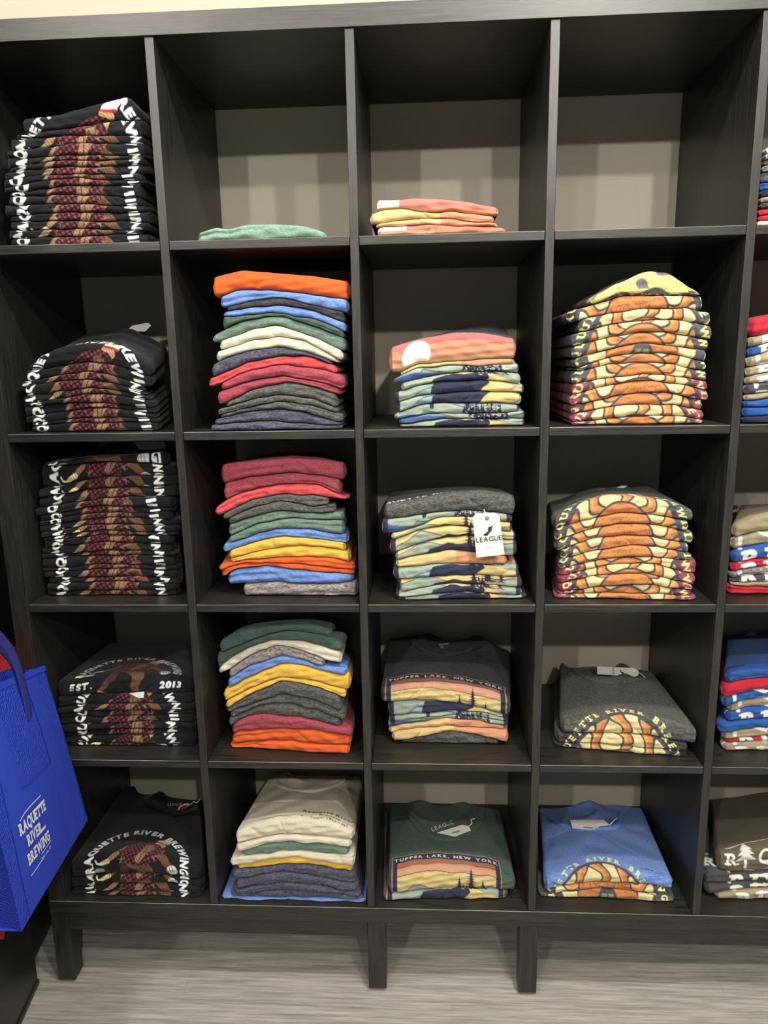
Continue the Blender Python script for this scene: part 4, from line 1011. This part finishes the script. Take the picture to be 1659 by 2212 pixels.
card('hang_tag', (0, 3, 0), (0, 930, 3.456), [(1000, 85), (1045, 152), (1250, 152), (1225, 85)], Y=.2, label='white card hang tag at the neck')
card('hang_tag', (0, 4, 1), (0, 1330, 3.456), [(965, 578), (1030, 612), (1072, 614), (1078, 566)], Y=.045, label='white card hang tag hanging at the front')
c_, P, n = card('hang_tag', (0, 5, 0), (160, 1660, 4.88), [(1085, 440), (1110, 400), (1170, 368), (1235, 375), (1195, 405), (1120, 440)], Y=.28, label='white and red card hang tag in the neck opening')
card('tag_panel', (0, 5, 0), (160, 1660, 4.88), [(1108, 434), (1125, 408), (1172, 388), (1212, 390), (1185, 405), (1125, 437)], Y=.2785, mat=plain('red_print', (140, 40, 46), .6), label='red panel')[0]
tube('string', smoothpath([P[3] + [0, -.001, 0], P[3] + [.008, -.001, .008], P[3] + [.014, -.001, .004], P[3] + [.026, 0, .016]], 12), .001, STRING, c_, 6)
card('hang_tag', (4, 3, 0), (1500, 1000, 3.352), [(355, 218), (400, 262), (455, 240), (450, 225)], Y=.3, mat=plain('grey_card', (150, 146, 138), .7), label='grey paper tag at the neck')
card('hang_tag', (4, 4, 0), (1500, 1000, 3.352), [(375, 1250), (410, 1215), (465, 1250)], Y=.3, mat=plain('grey_card', (120, 120, 118), .7), label='grey paper tag at the neck')

# ------------------------------------------------------------------ tote bags hanging on the left
def bag_mat(name, c, quilt=True):
    m, nt, b = newmat(name)
    b.inputs['Base Color'].default_value = (*lin(c), 1); b.inputs['Roughness'].default_value = .75; b.inputs['Specular IOR Level'].default_value = .3
    tc = N(nt, 'ShaderNodeTexCoord'); mp = N(nt, 'ShaderNodeMapping'); mp.inputs['Rotation'].default_value = (.8, 0, 0); mp.inputs['Scale'].default_value = (1, 1, 1)
    wv = N(nt, 'ShaderNodeTexWave', wave_type='BANDS', bands_direction='Y'); wv.inputs['Scale'].default_value = 60 if quilt else 140; wv.inputs['Distortion'].default_value = 7; wv.inputs['Detail Scale'].default_value = 2.5
    bp = N(nt, 'ShaderNodeBump'); bp.inputs['Strength'].default_value = .55 if quilt else .06; bp.inputs['Distance'].default_value = .003
    nt.links.new(tc.outputs['Object'], mp.inputs['Vector']); nt.links.new(mp.outputs['Vector'], wv.inputs['Vector'])
    nt.links.new(wv.outputs['Fac'], bp.inputs['Height']); nt.links.new(bp.outputs['Normal'], b.inputs['Normal'])
    return m
BAGB = bag_mat('royal_blue_nonwoven_quilted', (44, 70, 196)); BAGP = bag_mat('royal_blue_nonwoven_smooth', (44, 70, 190), False)
BAGR = bag_mat('red_nonwoven', (190, 40, 46)); STRAPB = plain('navy_blue_webbing', (32, 42, 120), .8, bump=.3, bscale=500)
def bag(name, XF, corners, thick, mat, label):
    """corners (px): top near, top far, bottom far, bottom near, on the plane X=XF"""
    C4 = [atX(px, py, XF) for px, py in corners]
    root = tag(empty(name, C4[0]), label, 'bag'); O = np.array(C4[0])
    TN_, TF, BF, BN = [np.array(q) for q in C4]
    def fp(u, v):   # u near->far, v top->bottom
        top = TN_ + (TF - TN_) * u; bot = BN + (BF - BN) * u; p = top + (bot - top) * v
        p[0] += .012 * math.sin(math.pi * min(max(u, 0), 1)) * math.sin(math.pi * min(v, 1)) * 1.0
        p[1] += -.012 * math.sin(math.pi * v) * (u - .5) * 2 * -.2
        return p
    nu, nv = 40, 50; V = np.zeros((nu * 2 + 12, nv, 3))
    us = list(np.linspace(0, 1, nu))
    loop = [(u, 0) for u in us] + [(1, -t) for t in np.linspace(.15, .85, 6)] + [(u, -1) for u in us[::-1]] + [(0, -t) for t in np.linspace(.85, .15, 6)]
    for i, (u, t) in enumerate(loop):
        for j in range(nv):
            v = j / (nv - 1); p = fp(u, v); th = thick * (.45 + .55 * v) * (1 - .0 * v)
            fold = .022 * math.sin(math.pi * -t) if u in (0, 1) else 0
            p[0] += th * t; p[1] += (-fold if u == 1 else fold) * (1 - .6 * v)
            V[i, j] = p - O
    V = np.concatenate([V, V[:1]], 0)
    me = grid_mesh('body', V); body = link('body', me, mat, root)
    # bottom panel
    bt = [fp(0, 1) - O, fp(1, 1) - O, fp(1, 1) - O + [-thick, 0, 0], fp(0, 1) - O + [-thick, 0, 0]]
    me = bpy.data.meshes.new('bottom_panel'); me.from_pydata([tuple(p) for p in bt], [], [(0, 1, 2, 3)]); link('bottom_panel', me, mat, root, False)
    return root, O, fp
tote, O, fp = bag('tote_bag', .08, [(-68, 1500), (95, 1437), (190, 1770), (47, 2012)], .11, BAGB, 'royal blue tote bag with white slanted lettering, hanging left of the shelving')
# pocket and side seams: strips of smooth cloth on the front face
def patch(name, u0, u1, v0, v1, off, mat, parent=tote, fn=fp, O=O, tri=None):
    nu, nv = 24, 30; V = np.zeros((nu, nv, 3))
    for i in range(nu):
        for j in range(nv):
            u = u0 + (u1 - u0) * i / (nu - 1); v = v0 + (v1 - v0) * j / (nv - 1)
            V[i, j] = fn(u, v) + np.array([off, 0, 0]) - O
    return link(name, grid_mesh(name, V), mat, parent)
pk = patch('pocket', .1, .82, .47, .995, .0012, BAGP); pk['label'] = 'smooth front pocket'
for u in (.1, .66): patch('seam_band', u, u + .16, .04, .99, .0018, BAGP)
patch('top_hem', 0, 1, 0, .03, .0016, BAGP)
TW = plain('white_screen_print', (238, 238, 240), .6)
UW = .29
def bagf(u, v): return fp(.315 + u / UW * .5, .685 + (-v) / .43) + np.array([.0032, 0, 0]) - O
Tt = []
Tt += text_line('RAQUETTE', .031, (-.002, .022), bold=.04, gap=.07, slab=True)
Tt += text_line('RIVER', .031, (-.012, -.01), bold=.04, gap=.09, slab=True)
Tt += text_line('BREWING', .031, (.0, -.044), bold=.04, gap=.08, slab=True)
Tt += text_line('Tupper Lake, NY', .0095, (.036, -.064), bold=.01, gap=.08)
def strip(pts, w):
    R = []
    for (a, b), (c, d) in zip(pts[:-1], pts[1:]):
        R += [np.array([[a, b], [c, d], [c, d + w]]), np.array([[a, b], [c, d + w], [a, b + w]])]
    return R
Tt += strip([(-.078, .047), (-.045, .053), (0, .056), (.045, .056), (.072, .056)], .0022)
Tt += strip([(-.078, -.0665), (-.03, -.066), (.01, -.064)], .0022) + strip([(.004, -.052), (.05, -.0515), (.082, -.05)], .0018)
Tt += strip([(.022, -.012), (.062, -.012)], .006)
lt = flat_text(pk, Tt, bagf, TW, 'lettering'); lt['label'] = 'white slanted lettering'
# handles
hp = [atX(112, 1545, .084), atX(105, 1500, .086), atX(92, 1462, .086), atX(70, 1440, .084), atX(45, 1405, .082), atX(20, 1385, .08), atX(-10, 1368, .08), atX(-60, 1320, .08)]
def ribbon(name, pts, w, mat, parent, O):
    P = smoothpath([p - O for p in pts], 30); V = np.zeros((len(P), 8, 3))
    for i in range(len(P)):
        t = P[min(i + 1, len(P) - 1)] - P[max(i - 1, 0)]; t /= np.linalg.norm(t); s = np.cross(t, [1.0, 0, 0]); s /= np.linalg.norm(s)
        for j in range(8):
            a = 2 * math.pi * j / 8; V[i, j] = P[i] + s * w * math.cos(a) + np.array([1, 0, 0]) * .0016 * math.sin(a)
    return link(name, grid_mesh(name, V, True), mat, parent)
ribbon('handle', [atX(60, 1580, .085), atX(62, 1540, .087), atX(52, 1490, .088), atX(38, 1440, .088), atX(22, 1405, .086), atX(0, 1378, .084), atX(-60, 1320, .082)], .0105, STRAPB, tote, O)
ribbon('handle', [atX(50, 1470, .03), atX(28, 1430, .032), atX(5, 1400, .034), atX(-50, 1350, .036)], .0105, STRAPB, tote, O)
red, O2, fp2 = bag('tote_bag', -.045, [(-130, 1440), (38, 1395), (70, 1700), (8, 2030)], .012, BAGR, 'red tote bag hanging behind the royal blue bag at the left edge')
